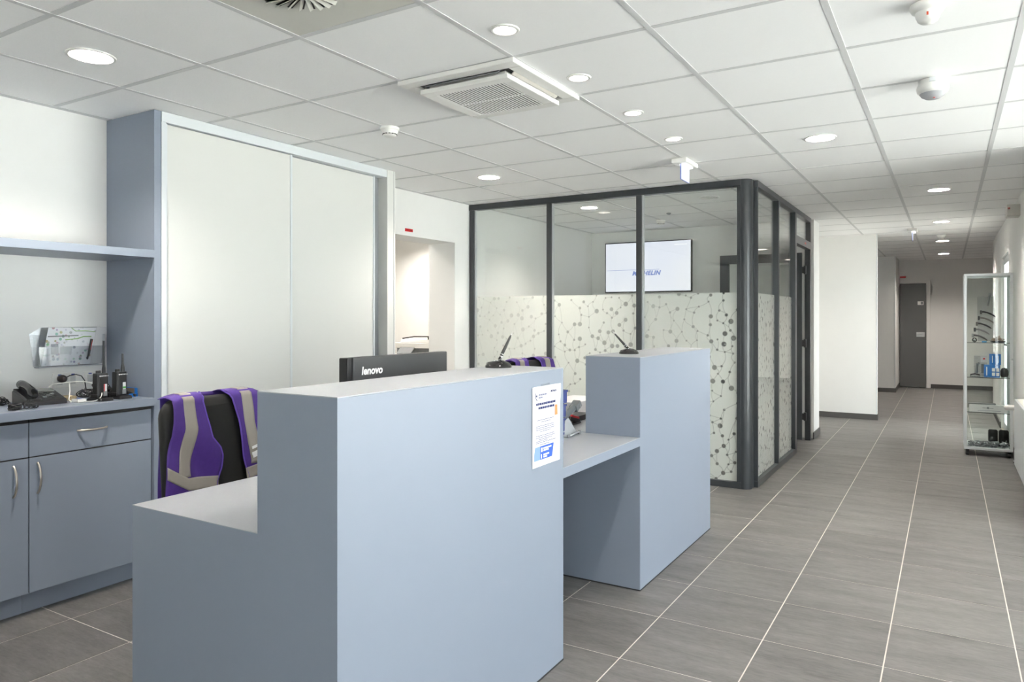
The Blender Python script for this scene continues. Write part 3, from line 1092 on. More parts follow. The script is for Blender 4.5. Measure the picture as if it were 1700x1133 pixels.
# right counter
part('side_panel', MB().prism([(XDK, 0), (XF, 0), (XF, HC), (XBK, HC), (XBK, HD), (XDK, HD)], Y3, Y3 + TH, 'y'), M_lam, desk)
part('front_panel', MB().box(XF - TH, XF, Y3 + TH, Y4, 0, HC - 0.001), M_lam, desk)
part('counter_top', MB().box(XBK, XF, Y3, Y4, HC, HC + 0.0025), M_lamtop, desk)
part('counter_core', MB().box(XBK, XF - TH, Y3 + TH, Y4 - TH, HC - TH, HC - 0.0005), M_lam, desk)
part('back_panel', MB().box(XBK, XBK + TH, Y3 + TH, Y4 - TH, HD, HC - TH), M_lam, desk)
part('side_panel', MB().prism([(XDK, 0), (XF - TH, 0), (XF - TH, HC - 0.0005), (XBK, HC - 0.0005), (XBK, HD), (XDK, HD)], Y4 - TH, Y4, 'y'), M_lam, desk)
part('desktop', MB().box(XDK, XF - TH, Y3 + TH, Y4 - TH, HD - TH, HD), M_lamtop, desk)
# dark strips painted in as the shadow line where the panels meet the floor
for b_ in ((XF - TH + 0.004, XF + 0.0015, Y1 - 0.0015, Y2, 0, 0.006), (XDK, XF - TH + 0.004, Y1 - 0.0015, Y1, 0, 0.006),
           (XF, XF + 0.0015, Y3 - 0.0015, Y4, 0, 0.006), (XDK, XF, Y3 - 0.0015, Y3, 0, 0.006)):
    part('floor_gap_shade', MB().box(*b_), M_gap, desk)

# notice sheet taped to the front
px = XF + 0.0006
t = thing('notice_sheet', 'white printed notice with blue corner taped to the counter front', 'notice', (XF, 2.372, 0.80))
rows = []
for j in range(9):
    z = 0.798 + 0.298 * j / 8
    rows.append([(px + 0.0005 + 0.006 * max(0, abs(i - 4) / 4 - 0.5) ** 2 * (1 + 0.5 * (j / 8)) + (0.004 if i == 8 and j > 6 else 0), 2.266 + 0.215 * i / 8, z) for i in range(9)])
back = [[(px, y, z) for (_, y, z) in r] for r in rows]
mb = MB().grid(rows, True)
sheet = part('sheet', mb, M_paper, t)
pz = px + 0.0045
EY, EZ = (0, 1, 0), (0, 0, 1)


def ink(name, y0, y1, z0, z1, m):
    return part(name, MB().box(pz - 0.0035, pz - 0.003, 2.266 + y0, 2.266 + y1, 0.798 + z0, 0.798 + z1), m, sheet)


part('corner_print', MB().prism([(2.266 + .008, .798 + .024), (2.266 + .06, .798 + .024), (2.266 + .06, .798 + .074), (2.266 + .022, .798 + .074)], pz - .0036, pz - .003, 'x'), M_lblue, sheet)
part('corner_print', MB().prism([(2.266 + .06, .798 + .024), (2.266 + .152, .798 + .024), (2.266 + .166, .798 + .074), (2.266 + .06, .798 + .074)], pz - .0036, pz - .003, 'x'), M_blue, sheet)
ins = MB()
for k, (z, a, b) in enumerate(((.064, .084, .146), (.056, .084, .124), (.040, .084, .128), (.032, .084, .112))):
    ins.box(pz - .003, pz - .0027, 2.266 + a, 2.266 + b, .798 + z - .0028, .798 + z + .0028)
ins.box(pz - .003, pz - .0027, 2.266 + .066, 2.266 + .076, .798 + .052, .798 + .068).box(pz - .003, pz - .0027, 2.266 + .066, 2.266 + .072, .798 + .028, .798 + .044)
part('corner_lettering', ins, M_whitep, sheet)
rr_ = random.Random(4)


def words(y0, y1, z, h, m_, mb, gap=0.003):
    y = y0
    while y < y1 - 0.006:
        w = min(rr_.uniform(0.008, 0.022), y1 - y)
        mb.box(pz - 0.0036, pz - 0.003, 2.266 + y, 2.266 + y + w, 0.798 + z - h / 2, 0.798 + z + h / 2)
        y += w + gap


hd = MB()
words(.030, .185, .232, .0085, 0, hd)
words(.048, .170, .217, .0085, 0, hd)
part('headline', hd, M_ink, sheet)
bd = MB()
for z, a, b in ((.172, .040, .165), (.164, .070, .140), (.150, .028, .176), (.143, .028, .176), (.136, .030, .172), (.129, .060, .140),
                (.114, .028, .176), (.107, .028, .176), (.100, .050, .150), (.088, .028, .180), (.080, .060, .140), (.094, .028, .120)):
    words(a, b, z, .0026, 0, bd)
part('body_print', bd, M_inkg, sheet)
lg = MB()
words(.050, .110, .266, .006, 0, lg)
words(.050, .085, .256, .006, 0, lg)
part('logo_print', lg, M_inkg, sheet)
part('emblem', MB().lathe((pz - .0036, 2.266 + .034, .798 + .263), [(.004, 0), (.004, .0006)], 14, (1, 0, 0)).tube([(pz - .0034, 2.266 + .028, .798 + .275), (pz - .0034, 2.266 + .026, .798 + .258), (pz - .0034, 2.266 + .034, .798 + .248), (pz - .0034, 2.266 + .038, .798 + .247)], .0014, 6), M_ink, sheet)
text('logo_lettering', 'MICHELIN', 0.0105, M_ink, sheet, (pz - .0034, 2.266 + .142, .798 + .270), EY, EZ, 0.0003, 0.25)
part('photo_print', MB().box(pz - .0036, pz - .003, 2.266 + .176, 2.266 + .198, .798 + .178, .798 + .218), mat('warm_photo_print', srgb(196, 132, 84), 0.6, noise=0.5, scale=150), sheet)
part('tape', MB().box(px, px + 0.0012, 2.33, 2.40, 1.086, 1.104), glass_mat('clear_tape', (0.92, 0.93, 0.94), 0.08, 0.25), t)


# pen stands
def pen_stand(x, y, tilt, label):
    t = thing('pen_stand', label, 'pen stand', (x, y, HC + 0.0025), group='pen stands on the counters')
    z = HC + 0.0025
    prof = [(0.0, 0.026), (0.018, 0.0245), (0.036, 0.018), (0.047, 0.008), (0.050, 0.0), (0.0, 0.0)]
    part('base', MB().lathe((x, y, z), [(0.053, 0), (0.052, 0.008), (0.041, 0.020), (0.020, 0.0275), (0.0005, 0.029)], 40), M_blkg, t)
    d = Vector(tilt).normalized()
    p0 = Vector((x, y, z + 0.022))
    part('socket', MB().cyl(p0, p0 + d * 0.022, 0.0075, 0.006), M_blkg, t)
    part('pen', MB().tube([p0 + d * k for k in (0.022, 0.03, 0.06, 0.11, 0.118)], [0.0055, 0.0068, 0.0064, 0.0046, 0.0024]), M_blk, t)
    part('pen_ring', MB().cyl(p0 + d * 0.021, p0 + d * 0.0255, 0.0078).cyl(p0 + d * 0.032, p0 + d * 0.035, 0.0074), M_chrome, t)
    part('pen_tip', MB().tube([p0 + d * 0.116, p0 + d * 0.126, p0 + d * 0.132], [0.0024, 0.0016, 0.0008]), M_chrome, t)
    pts = []
    for k in range(40):
        u = k / 39
        a = 0.6 + 2.1 * u
        rad = 0.012 + 0.037 * u
        pts.append((x + rad * math.cos(-a), y + rad * math.sin(-a), z + 0.029 * math.sqrt(max(0, 1 - (rad / 0.0535) ** 2)) + 0.003 + 0.0008 * math.sin(k * 2.4)))
    part('bead_chain', MB().tube(pts, 0.0013, 6), M_chrome, t)
    return t


pen_stand(-1.535, 2.395, (0.30, 0.42, 1.0), 'black pen stand with upright pen on the nearer counter')
pen_stand(-1.492, 3.64, (-0.62, -0.45, 0.85), 'black pen stand with leaning pen on the farther counter')

# ------------------------------------------------------------------ monitor seen from behind
t = thing('computer_monitor', 'black computer monitor seen from behind over the nearer counter', 'monitor', (-1.83, 2.125, HL + 0.002))
mz0, mz1, my0, my1, mx = 0.872, 1.211, 1.842, 2.413, -1.80
M_mon = mat('charcoal_monitor_shell', (0.045, 0.047, 0.050, 1), 0.42)
part('back_shell', MB().box(mx - 0.03, mx, my0 + 0.022, my1, mz0, mz1), M_mon, t, bevel=0.004)
part('front_bezel', MB().box(mx - 0.048, mx - 0.006, my0, my1 + 0.0, mz0, mz1 - 0.001), M_blk, t, bevel=0.004)
part('screen', MB().box(mx - 0.0495, mx - 0.048, my0 + 0.02, my1 - 0.02, mz0 + 0.025, mz1 - 0.02), M_blkg, t)
part('stand_neck', MB().box(mx - 0.005, mx + 0.04, 2.085, 2.165, HL + 0.018, 1.06), M_blk, t, bevel=0.005)
part('stand_base', MB().lathe((mx + 0.0, 2.125, HL + 0.002), [(0.115, 0), (0.115, 0.01), (0.105, 0.016), (0.0005, 0.018)], 40), M_blk, t)
text('brand_lettering', 'lenovo', 0.040, M_whitep, t, (mx + 0.0006, 1.905, 1.148), (0, 1, 0), (0, 0, 1), 0.0012, 0.12)

# blue stacked bins on the low desk
t0 = None
for k, n in enumerate(('lowest', 'second lowest', 'second highest', 'topmost')):
    z = HD + 0.004 + k * 0.066
    x1, y0, y1 = -1.532 + 0.006 * k, 2.66, 2.950
    t = thing('storage_tray', 'navy blue storage tray behind the counter edge, %s of the stack' % n, 'tray', (-1.62, 2.81, z), group='stacked navy trays on the desk')
    m_ = MB()
    m_.box(-1.73, x1, y0, y1, z, z + 0.004)
    m_.box(-1.73, x1, y0, y0 + 0.004, z + 0.004, z + 0.058).box(-1.73, x1, y1 - 0.004, y1, z + 0.004, z + 0.058)
    m_.box(-1.73, -1.726, y0 + 0.004, y1 - 0.004, z + 0.004, z + 0.058).box(x1 - 0.004, x1, y0 + 0.004, y1 - 0.004, z + 0.004, z + 0.058)
    part('body', m_, M_tray, t, bevel=0.002)
    part('rim', MB().box(-1.734, x1 + 0.003, y1 - 0.003, y1 + 0.003, z + 0.050, z + 0.060).box(x1 - 0.003, x1 + 0.003, y0, y1, z + 0.050, z + 0.060), M_tray, t)
    part('foot', MB().box(-1.72, -1.70, y0 + .01, y0 + .03, z - 0.004, z).box(x1 - .03, x1 - .01, y0 + .01, y0 + .03, z - 0.004, z)
         .box(-1.72, -1.70, y1 - .03, y1 - .01, z - 0.004, z).box(x1 - .03, x1 - .01, y1 - .03, y1 - .01, z - 0.004, z), M_gap, t)

# grey handset scanner leaning on a bent stand
zd = HD + 0.002
sx_ = -1.625
t = thing('scanner_stand', 'grey handheld scanner resting on a bent metal stand beside the navy trays', 'scanner', (sx_, 3.23, zd))
part('stand_plate', MB().prism([(3.11, zd + 0.004), (3.29, zd + 0.004), (3.24, zd + 0.045), (3.185, zd + 0.095), (3.165, zd + 0.095), (3.11, zd + 0.02)], sx_ - 0.008, sx_ - 0.003, 'x'), mat('grey_metal_plate', (0.36, 0.37, 0.38, 1), 0.4), t)
part('stand_foot', MB().tube([(sx_ - 0.03, 3.14, zd + 0.006), (sx_ + 0.01, 3.17, zd + 0.006), (sx_ + 0.01, 3.28, zd + 0.012), (sx_ - 0.02, 3.305, zd + 0.014)], 0.005), M_alu, t)
part('rubber_end', MB().lathe((sx_ + 0.01, 3.285, zd), [(0.009, 0), (0.010, 0.01), (0.006, 0.02)], 14), M_grey, t)
part('rubber_end', MB().lathe((sx_ + 0.01, 3.165, zd), [(0.008, 0), (0.009, 0.008), (0.005, 0.014)], 14), M_grey, t)
part('handle', MB().tube([(sx_, 3.09, zd + 0.085), (sx_, 3.17, zd + 0.115), (sx_, 3.24, zd + 0.140)], [0.014, 0.016, 0.018], 10), mat('slate_plastic', (0.10, 0.11, 0.115, 1), 0.4), t)
part('head', MB().obox((sx_, 3.258, zd + 0.145), (1, 0, 0), (0, 0.85, 0.5), (0, -0.5, 0.85), 0.022, 0.030, 0.018), MATS['slate_plastic'], t, bevel=0.006)
part('window', MB().obox((sx_ + 0.023, 3.268, zd + 0.148), (1, 0, 0), (0, 0.85, 0.5), (0, -0.5, 0.85), 0.002, 0.012, 0.010), M_grey, t)

# black stapler with a red top and papers beyond
t = thing('stapler', 'small black stapler with red top on the low desk', 'stapler', (-1.79, 3.56, zd))
part('base', MB().box(-1.806, -1.774, 3.50, 3.63, zd, zd + 0.010), M_blk, t, bevel=0.003)
part('arm', MB().obox((-1.79, 3.565, zd + 0.028), (1, 0, 0), (0, 0.97, -0.24), (0, 0.24, 0.97), 0.014, 0.06, 0.010), M_blk, t, bevel=0.004)
part('cap', MB().obox((-1.79, 3.565, zd + 0.042), (1, 0, 0), (0, 0.97, -0.24), (0, 0.24, 0.97), 0.015, 0.048, 0.007), M_red, t, bevel=0.004)
tag(MB().box(-2.16, -1.95, 3.92, 4.30, HD, HD + 0.075).build('paper_pile', M_paper, bevel=0.002), 'white pile of paper on the desk beyond the stapler', 'paper')
t = thing('card_reader', 'flat black device on the desk beyond the stapler', 'device', (-1.88, 3.76, HD))
part('body', MB().box(-1.95, -1.82, 3.66, 3.86, HD, HD + 0.03), M_blk, t, bevel=0.004)
part('keypad', MB().box(-1.94, -1.88, 3.67, 3.78, HD + 0.03, HD + 0.033), M_grey, t)

# ------------------------------------------------------------------ office chairs with vests
CHX, CHY = -2.745, 1.985
rrect = []
for cxq, czq, a0 in ((0.168, 0.945, 0), (-0.168, 0.945, PI / 2), (-0.155, 0.60, PI), (0.155, 0.60, 3 * PI / 2)):
    for k in range(7):
        a = a0 + (PI / 2) * k / 6
        rrect.append((cxq + 0.07 * math.cos(a), czq + 0.07 * math.sin(a)))


def bend(w):
    return 0.2 * w * w


def make_chair(label, dz=0.0):
    t = thing('office_chair', label, 'office chair', (CHX, CHY, 0), group='office chairs behind the reception desk')
    bk = MB().pillow(rrect, [(0.86, -0.045), (0.96, -0.035), (1.0, -0.015), (1.0, 0.005), (0.96, 0.022), (0.86, 0.03)],
                     lambda u, v, d: (d + bend(u) - 0.02 * (v - 0.8), u, v + dz))
    part('backrest', bk, M_fab, t, 0, True)
    seat = []
    for cxq, cyq, a0 in ((0.42, 0.17, 0), (0.08, 0.17, PI / 2), (0.08, -0.17, PI), (0.42, -0.17, 3 * PI / 2)):
        for k in range(6):
            a = a0 + (PI / 2) * k / 5
            seat.append((cxq + 0.07 * math.cos(a), cyq + 0.07 * math.sin(a)))
    part('seat', MB().pillow(seat, [(0.86, 0.41), (0.97, 0.42), (1.0, 0.44), (1.0, 0.47), (0.96, 0.49), (0.8, 0.495)], lambda u, v, d: (u, v, d + dz)), M_fab, t, 0, True)
    part('back_bracket', MB().tube([(-0.045, 0, 0.72 + dz), (-0.07, 0, 0.55 + dz), (-0.03, 0, 0.41 + dz), (0.12, 0, 0.395 + dz)], 0.018), M_blk, t, 0, True)
    part('gas_column', MB().cyl((0.25, 0, 0.10), (0.25, 0, 0.26), 0.028).cyl((0.25, 0, 0.26), (0.25, 0, 0.41 + dz), 0.016), M_blk, t, 0, True)
    for k in range(5):
        a = 2 * PI * k / 5 + 0.3
        e = (0.25 + 0.27 * math.cos(a), 0.27 * math.sin(a))
        lg_ = part('base_leg', MB().tube([(0.25, 0, 0.11), (0.25 + 0.14 * math.cos(a), 0.14 * math.sin(a), 0.095), (e[0], e[1], 0.072)], [0.026, 0.02, 0.014]), M_blk, t, 0, True)
        part('caster', MB().cyl((e[0] - 0.02 * math.sin(a), e[1] + 0.02 * math.cos(a), 0.027), (e[0] + 0.02 * math.sin(a), e[1] - 0.02 * math.cos(a), 0.027), 0.027)
             .cyl((e[0], e[1], 0.03), (e[0], e[1], 0.075), 0.008), M_blk, lg_, 0, True)
    return t


def lerp(tab, z):
    """piecewise table of (z, value), z falling"""
    for (z0, a), (z1, b) in zip(tab, tab[1:]):
        if z >= z1:
            u = (z - z0) / (z1 - z0) if z1 != z0 else 0
            u = min(max(u, 0), 1)
            return a + (b - a) * u
    return tab[-1][1]


LL = [(1.03, -.213), (.98, -.213), (.872, -.228), (.796, -.254), (.757, -.262), (.646, -.264), (.50, -.262)]
LR = [(1.03, -.062), (1.005, -.074), (.906, -.055), (.846, -.045), (.801, -.006), (.765, .004), (.706, 0.0), (.644, -.018), (.50, -.03)]
RL = [(1.03, .046), (1.0, .069), (.91, .090), (.842, .100), (.733, .116), (.648, .138), (.50, .15)]
RR = [(1.03, .213), (.98, .213), (.872, .228), (.796, .25), (.757, .262), (.646, .264), (.50, .262)]


def surf(w, z, lift, seed=0.0):
    """front of the draped vest; above the backrest edge it rolls over the top"""
    top = 1.018 - 6.0 * max(0, abs(w) - 0.17) ** 2
    x = 0.040 + bend(w) - 0.02 * (z - 0.8)
    wr = 0.0055 * math.sin(9 * z * 3 + w * 26 + seed) + 0.004 * math.sin(48 * w + 13 * z + seed * 2) + 0.006 * math.sin(17 * (z + w) + seed)
    x += (wr + 0.019) * min(1, max(0, (top - z) * 8)) + lift
    if z > top:
        a = min((z - top) / 0.03, 1.0)
        return (x - 0.10 * a, w, top + 0.004 + 0.010 * math.sin(PI * a) + lift)
    return (x, w, z)


def panel(lt, rt, z0, z1, lift, seed, nz=40, nw=16):
    rows = []
    for j in range(nz + 1):
        z = z0 + (z1 - z0) * j / nz
        a, b = lerp(lt, z), lerp(rt, z)
        rows.append([surf(a + (b - a) * i / nw, z, lift, seed) for i in range(nw + 1)])
    return MB().grid(rows)


def solid(o, th):
    s = o.modifiers.new('thickness', 'SOLIDIFY')
    s.thickness = th
    s.offset = 1
    return o


def make_vest(label):
    t = thing('safety_vest', label, 'vest', (CHX, CHY, 0.5), group='purple vests hung over the chair backs')

    def put(name, mb, m, th=0.002):
        mb.v = [(x, y, z - 0.5) for x, y, z in mb.v]
        return solid(part(name, mb, m, t, 0, True), th)
    put('front_panel', panel(LL, LR, 1.05, 0.50, 0.002, 0.3), M_purple)
    put('front_panel', panel(RL, RR, 1.05, 0.50, 0.002, 1.7), M_purple)
    # back of the vest hanging behind the chair and over the top
    rows = []
    for j in range(20):
        z = 1.026 - 0.5 * j / 19
        rows.append([(-0.065 + bend(w) - 0.008 * math.sin(20 * w + 9 * z), w, z - 5.0 * max(0, abs(w) - 0.17) ** 2 * (1 if j < 6 else 0)) for w in np.linspace(-0.205, 0.205, 17)])
    put('back_panel', MB().grid(rows), M_purple)
    vl = [(1.03, -.166), (.893, -.171), (.80, -.195), (.725, -.209)]
    vr = [(1.03, -.114), (.893, -.116), (.80, -.130), (.715, -.150)]
    put('reflective_strip', panel(vl, vr, 1.05, 0.70, 0.005, 0.3, 30, 6), M_refl, 0.001)
    put('reflective_strip', panel([(z, -v) for z, v in vr], [(z, -v) for z, v in vl], 1.05, 0.70, 0.005, 1.7, 30, 6), M_refl, 0.001)
    rows = []
    for j in range(7):
        u = j / 6
        rows.append([surf(-.260 + .248 * i / 16, 0.757 - 0.060 * min(1, i / 6) - 0.02 * max(0, i - 6) / 10 - 0.050 * u, 0.006, 0.3) for i in range(17)])
    put('reflective_strip', MB().grid(rows), M_refl, 0.001)
    rows = []
    for j in range(7):
        u = j / 6
        rows.append([surf(.260 - .135 * i / 12, 0.757 - 0.060 * min(1, i / 6) - 0.02 * max(0, i - 6) / 10 - 0.050 * u, 0.006, 1.7) for i in range(13)])
    put('reflective_strip', MB().grid(rows), M_refl, 0.001)
    for lt_, nm in ((LR, 'l'), (RL, 'r')):
        pts = [surf(lerp(lt_, z), z, 0.004, 0.3 if nm == 'l' else 1.7) for z in np.linspace(1.03, 0.52, 34)]
        mb = MB().tube(pts, 0.0035, 6)
        mb.v = [(x, y, z - 0.5) for x, y, z in mb.v]
        part('piping', mb, mat('light_purple_piping', srgb(104, 76, 182), 0.7), t, 0, True)
    pm = MB()
    for z, a, b in ((.775, .150, .185), (.750, .150, .20), (.735, .155, .185)):
        c = surf((a + b) / 2, z, 0.008, 1.7)
        pm.obox((c[0], c[1], c[2] - 0.5), (1, 0, 0), (0, 1, 0.25), (0, -0.25, 1), 0.001, (b - a) / 2, 0.006)
    part('chest_print', pm, M_whitep, t, 0, True)
    return t


ch = make_chair('black office chair nearest the base cabinets, wearing a purple vest')
ve = make_vest('purple safety vest with grey strips on the chair nearest the base cabinets')
ch2 = make_chair('black office chair mostly hidden behind the counters, near the partition', 0.04)
ch2.location = (-2.48, 4.27, 0)
ch2.rotation_euler = (0, 0, math.radians(-8))
copy_tree(ve, (-2.48, 4.27, 0.54), math.radians(-8), 'purple safety vest whose shoulders just show above the nearer counter')

# ------------------------------------------------------------------ base cabinets, worktop, shelf, wardrobe
XC = -3.575
PY = 2.235


def cabinet(y0, y1, handle_right, label):
    t = thing('base_cabinet', label, 'cabinet', (-3.8, (y0 + y1) / 2, 0), group='base cabinets under the worktop')
    part('body', MB().box(XW + 0.001, XC - 0.021, y0 + 0.0005, y1 - 0.0005, 0.10, 0.888), M_lam, t)
    part('shadow_strip', MB().box(XC - 0.020, XC - 0.003, y0 + 0.002, y1 - 0.002, 0.875, 0.892).box(XC - 0.020, XC - 0.003, y0 + 0.003, y1 - 0.003, 0.714, 0.722), M_gap, t)
    part('plinth', MB().box(XW + 0.001, -3.640, y0 + 0.0005, y1 - 0.0005, 0, 0.10), M_lam, t)
    d = part('door', MB().box(XC - 0.020, XC, y0 + 0.002, y1 - 0.002, 0.105, 0.715), M_lam, t, bevel=0.001)
    w = part('drawer', MB().box(XC - 0.020, XC, y0 + 0.002, y1 - 0.002, 0.721, 0.874), M_lam, t, bevel=0.001)
    hy = (y1 - 0.062) if handle_right else (y0 + 0.036)
    pts = [(XC + 0.030 * math.sin(PI * k / 12) ** 0.7 if 0 < k < 12 else XC, hy, 0.55 + 0.14 * k / 12) for k in range(13)]
    part('handle', MB().tube(pts, 0.005, 8), M_nickel, d)
    cy = (y0 + y1) / 2 - 0.012
    pts = [(XC + 0.030 * math.sin(PI * k / 12) ** 0.7 if 0 < k < 12 else XC, cy - 0.07 + 0.14 * k / 12, 0.812) for k in range(13)]
    part('handle', MB().tube(pts, 0.005, 8), M_nickel, w)
    return t


cabinet(1.651, PY - 0.004, False, 'blue-grey base cabinet beside the tall side panel, with drawer and door')
cabinet(1.06, 1.651, True, 'blue-grey base cabinet cut by the left edge of the picture')
tag(MB().box(XW + 0.001, -3.548, 1.06, PY - 0.001, 0.893, 0.933).build('worktop', M_lam, bevel=0.0015),
    'blue-grey worktop running along the base cabinets', 'worktop')
tag(MB().box(XW + 0.001, -3.555, 1.06, PY - 0.001, 1.662, 1.702).build('wall_shelf', M_lam, bevel=0.0015),
    'thick blue-grey wall shelf above the worktop', 'shelf')
tag(MB().box(XW + 0.001, -3.560, PY, PY + 0.038, 0, CE - 0.001).build('side_panel', M_lam, bevel=0.0015),
    'full height blue-grey side panel between worktop and wardrobe', 'panel')

t = thing('sliding_wardrobe', 'full height white sliding door wardrobe behind the reception desk', 'wardrobe', (-3.78, 3.2, 0))
WY0, WY1 = PY + 0.040, 4.03
part('top_rail', MB().box(-3.66, -3.556, WY0, WY1, 2.382, CE - 0.001), M_alu2, t, bevel=0.002)
part('bottom_rail', MB().box(-3.66, -3.556, WY0, WY1, 0, 0.03), M_alu2, t)
part('jamb', MB().box(-3.66, -3.558, WY0, WY0 + 0.026, 0.03, 2.382), M_alu2, t)


def slide_door(x, y0, y1):
    d = part('door', MB().box(x - 0.016, x, y0 + 0.014, y1 - 0.014, 0.035, 2.378), M_white, t)
    part('door_frame', MB().box(x - 0.02, x + 0.006, y0, y0 + 0.014, 0.033, 2.380).box(x - 0.02, x + 0.006, y1 - 0.014, y1, 0.033, 2.380), M_alu2, d)
    return d


slide_door(-3.578, WY0 + 0.027, 3.160)
slide_door(-3.612, 3.125, 3.955)
part('shadow_gap', MB().box(-3.66, -3.64, 3.956, WY1, 0.03, 2.382), mat('grey_gap', (0.25, 0.26, 0.27, 1), 0.6), t)
part('end_post', MB().box(-3.66, -3.552, WY1, 4.118, 0, CE - 0.001), M_white, t, bevel=0.002)
part('end_trim', MB().box(-3.5525, -3.550, 4.098, 4.103, 0, CE - 0.001), mat('post_trim', (0.55, 0.56, 0.57, 1), 0.3, metal=0.4), t)
part('end_side', MB().box(XW + 0.001, -3.66, 4.08, 4.118, 0, CE - 0.001), M_white, t)

# ------------------------------------------------------------------ wall file pocket with map
WT = 0.933
t = thing('file_pocket', 'clear plastic wall pocket above the radios', 'file holder', (-3.96, 2.04, 1.09))
outer = [(1.868, 1.098), (2.185, 1.094), (2.226, 1.262), (1.846, 1.266)]
part('back_plate', MB().prism([(1.868, 1.10), (2.185, 1.10), (2.226, 1.300), (1.90, 1.300), (1.846, 1.266)], XW + 0.001, XW + 0.004, 'x'), M_acryl, t)
part('front_plate', MB().prism([(1.876, 1.104), (2.178, 1.104), (2.20, 1.20), (1.866, 1.20)], -3.948, -3.945, 'x'), M_acryl, t)
part('bottom_lip', MB().box(XW + 0.004, -3.945, 1.868, 2.185, 1.094, 1.100), mat('grey_acrylic_edge', (0.42, 0.43, 0.45, 1), 0.2), t, bevel=0.002)
part('side_wall', MB().prism([(XW + .004, 1.10), (-3.948, 1.104), (-3.93, 1.262), (XW + .004, 1.264)], 1.864, 1.867, 'y'), M_acryl, t)
part('side_wall', MB().prism([(XW + .004, 1.10), (-3.948, 1.104), (-3.93, 1.262), (XW + .004, 1.264)], 2.186, 2.189, 'y'), M_acryl, t)


def map_mat():
    m = bpy.data.materials.new('map_print')
    m.use_nodes = True
    nt = m.node_tree
    N, L = nt.nodes.new, nt.links.new
    p = nt.nodes['Principled BSDF']
    p.inputs['Roughness'].default_value = 0.4
    g = N('ShaderNodeNewGeometry')
    v = N('ShaderNodeTexVoronoi')
    v.inputs['Scale'].default_value = 48
    L(g.outputs['Position'], v.inputs['Vector'])
    cr = N('ShaderNodeValToRGB')
    cr.color_ramp.elements[0].position = 0.30
    cr.color_ramp.elements[0].color = (1, 1, 1, 1)
    cr.color_ramp.elements[1].position = 0.40
    cr.color_ramp.elements[1].color = (0, 0, 0, 1)
    L(v.outputs['Distance'], cr.inputs['Fac'])
    nz = N('ShaderNodeTexNoise')
    nz.inputs['Scale'].default_value = 14
    L(g.outputs['Position'], nz.inputs['Vector'])
    c2 = N('ShaderNodeValToRGB')
    c2.color_ramp.elements[0].position, c2.color_ramp.elements[1].position = 0.36, 0.50
    c2.color_ramp.elements[0].color = (0, 0, 0, 1)
    L(nz.outputs['Fac'], c2.inputs['Fac'])
    mu = N('ShaderNodeMath')
    mu.operation = 'MULTIPLY'
    L(cr.outputs['Color'], mu.inputs[0])
    L(c2.outputs['Color'], mu.inputs[1])
    hue = N('ShaderNodeHueSaturation')
    hue.inputs['Saturation'].default_value = 0.55
    hue.inputs['Value'].default_value = 0.45
    L(v.outputs['Color'], hue.inputs['Color'])
    mx = N('ShaderNodeMix')
    mx.data_type = 'RGBA'
    mx.inputs[6].default_value = (0.74, 0.75, 0.78, 1)
    L(mu.outputs[0], mx.inputs[0])
    L(hue.outputs['Color'], mx.inputs[7])
    L(mx.outputs[2], p.inputs['Base Color'])
    return m


mp = thing('site_map', 'folded coloured site map standing in the clear wall pocket', 'map', (-3.96, 2.06, 1.103))
part('sheet', MB().prism([(1.885, 1.103), (2.150, 1.103), (2.168, 1.296), (1.918, 1.300)], -3.962, -3.958, 'x'), map_mat(), mp)
part('title_line', MB().obox((-3.9576, 1.99, 1.255), (1, 0, 0), (0, 1, 0.02), (0, -0.02, 1), 0.0004, 0.075, 0.003), M_grey, mp)
part('green_route', MB().tube([(-3.9572, 2.00, 1.235), (-3.9572, 2.06, 1.24), (-3.9572, 2.09, 1.25), (-3.9572, 2.13, 1.25)], 0.0025, 6)
     .tube([(-3.9572, 2.03, 1.297), (-3.9572, 2.05, 1.28), (-3.9572, 2.10, 1.28), (-3.9572, 2.15, 1.275)], 0.002, 6), mat('lime_print', srgb(150, 190, 110), 0.5), mp)
part('photo_block', MB().box(-3.958, -3.9574, 1.93, 1.965, 1.16, 1.215), mat('grey_photo_print', (0.30, 0.31, 0.34, 1), 0.5, noise=0.6, scale=90), mp)
part('text_block', MB().box(-3.958, -3.9574, 1.975, 2.03, 1.16, 1.20), mat('grey_text_print', (0.50, 0.51, 0.54, 1), 0.5, noise=0.5, scale=160), mp)
t = thing('white_leaflet', 'white leaflet standing at the right end of the clear wall pocket', 'leaflet', (-3.952, 2.16, 1.103))
part('sheet', MB().prism([(2.125, 1.103), (2.178, 1.103), (2.212, 1.300), (2.158, 1.300)], -3.9565, -3.955, 'x'), M_paper, t)
t = thing('stylus_pen', 'black stylus pen clipped in the clear wall pocket', 'pen', (-3.95, 2.12, 1.13))
part('barrel', MB().tube([(-3.951, 2.106, 1.128), (-3.951, 2.116, 1.165), (-3.951, 2.130, 1.236)], [0.003, 0.006, 0.0065]), M_blk, t)
part('clip', MB().tube([(-3.944, 2.120, 1.18), (-3.944, 2.130, 1.230)], 0.0012, 6), M_red, t)


# ------------------------------------------------------------------ wall sockets
def socket(y0, y1, z0, z1, label, n):
    t = thing('wall_socket', label, 'socket', (XW, (y0 + y1) / 2, z0), group='wall sockets above the worktop')
    part('plate', MB().box(XW + 0.001, XW + 0.010, y0, y1, z0, z1), M_plast, t, bevel=0.003)
    for k in range(n):
        c = y0 + (y1 - y0) * (k + 0.5) / n
        part('port', MB().box(XW + 0.010, XW + 0.012, c - 0.013, c + 0.013, z0 + 0.015, z1 - 0.018), mat('port_grey', (0.55, 0.55, 0.55, 1), 0.4), t)
        part('port_tab', MB().box(XW + 0.010, XW + 0.0125, c - 0.008, c + 0.008, z1 - 0.014, z1 - 0.008), mat('blue_tab', srgb(36, 64, 150), 0.4), t)
    return t


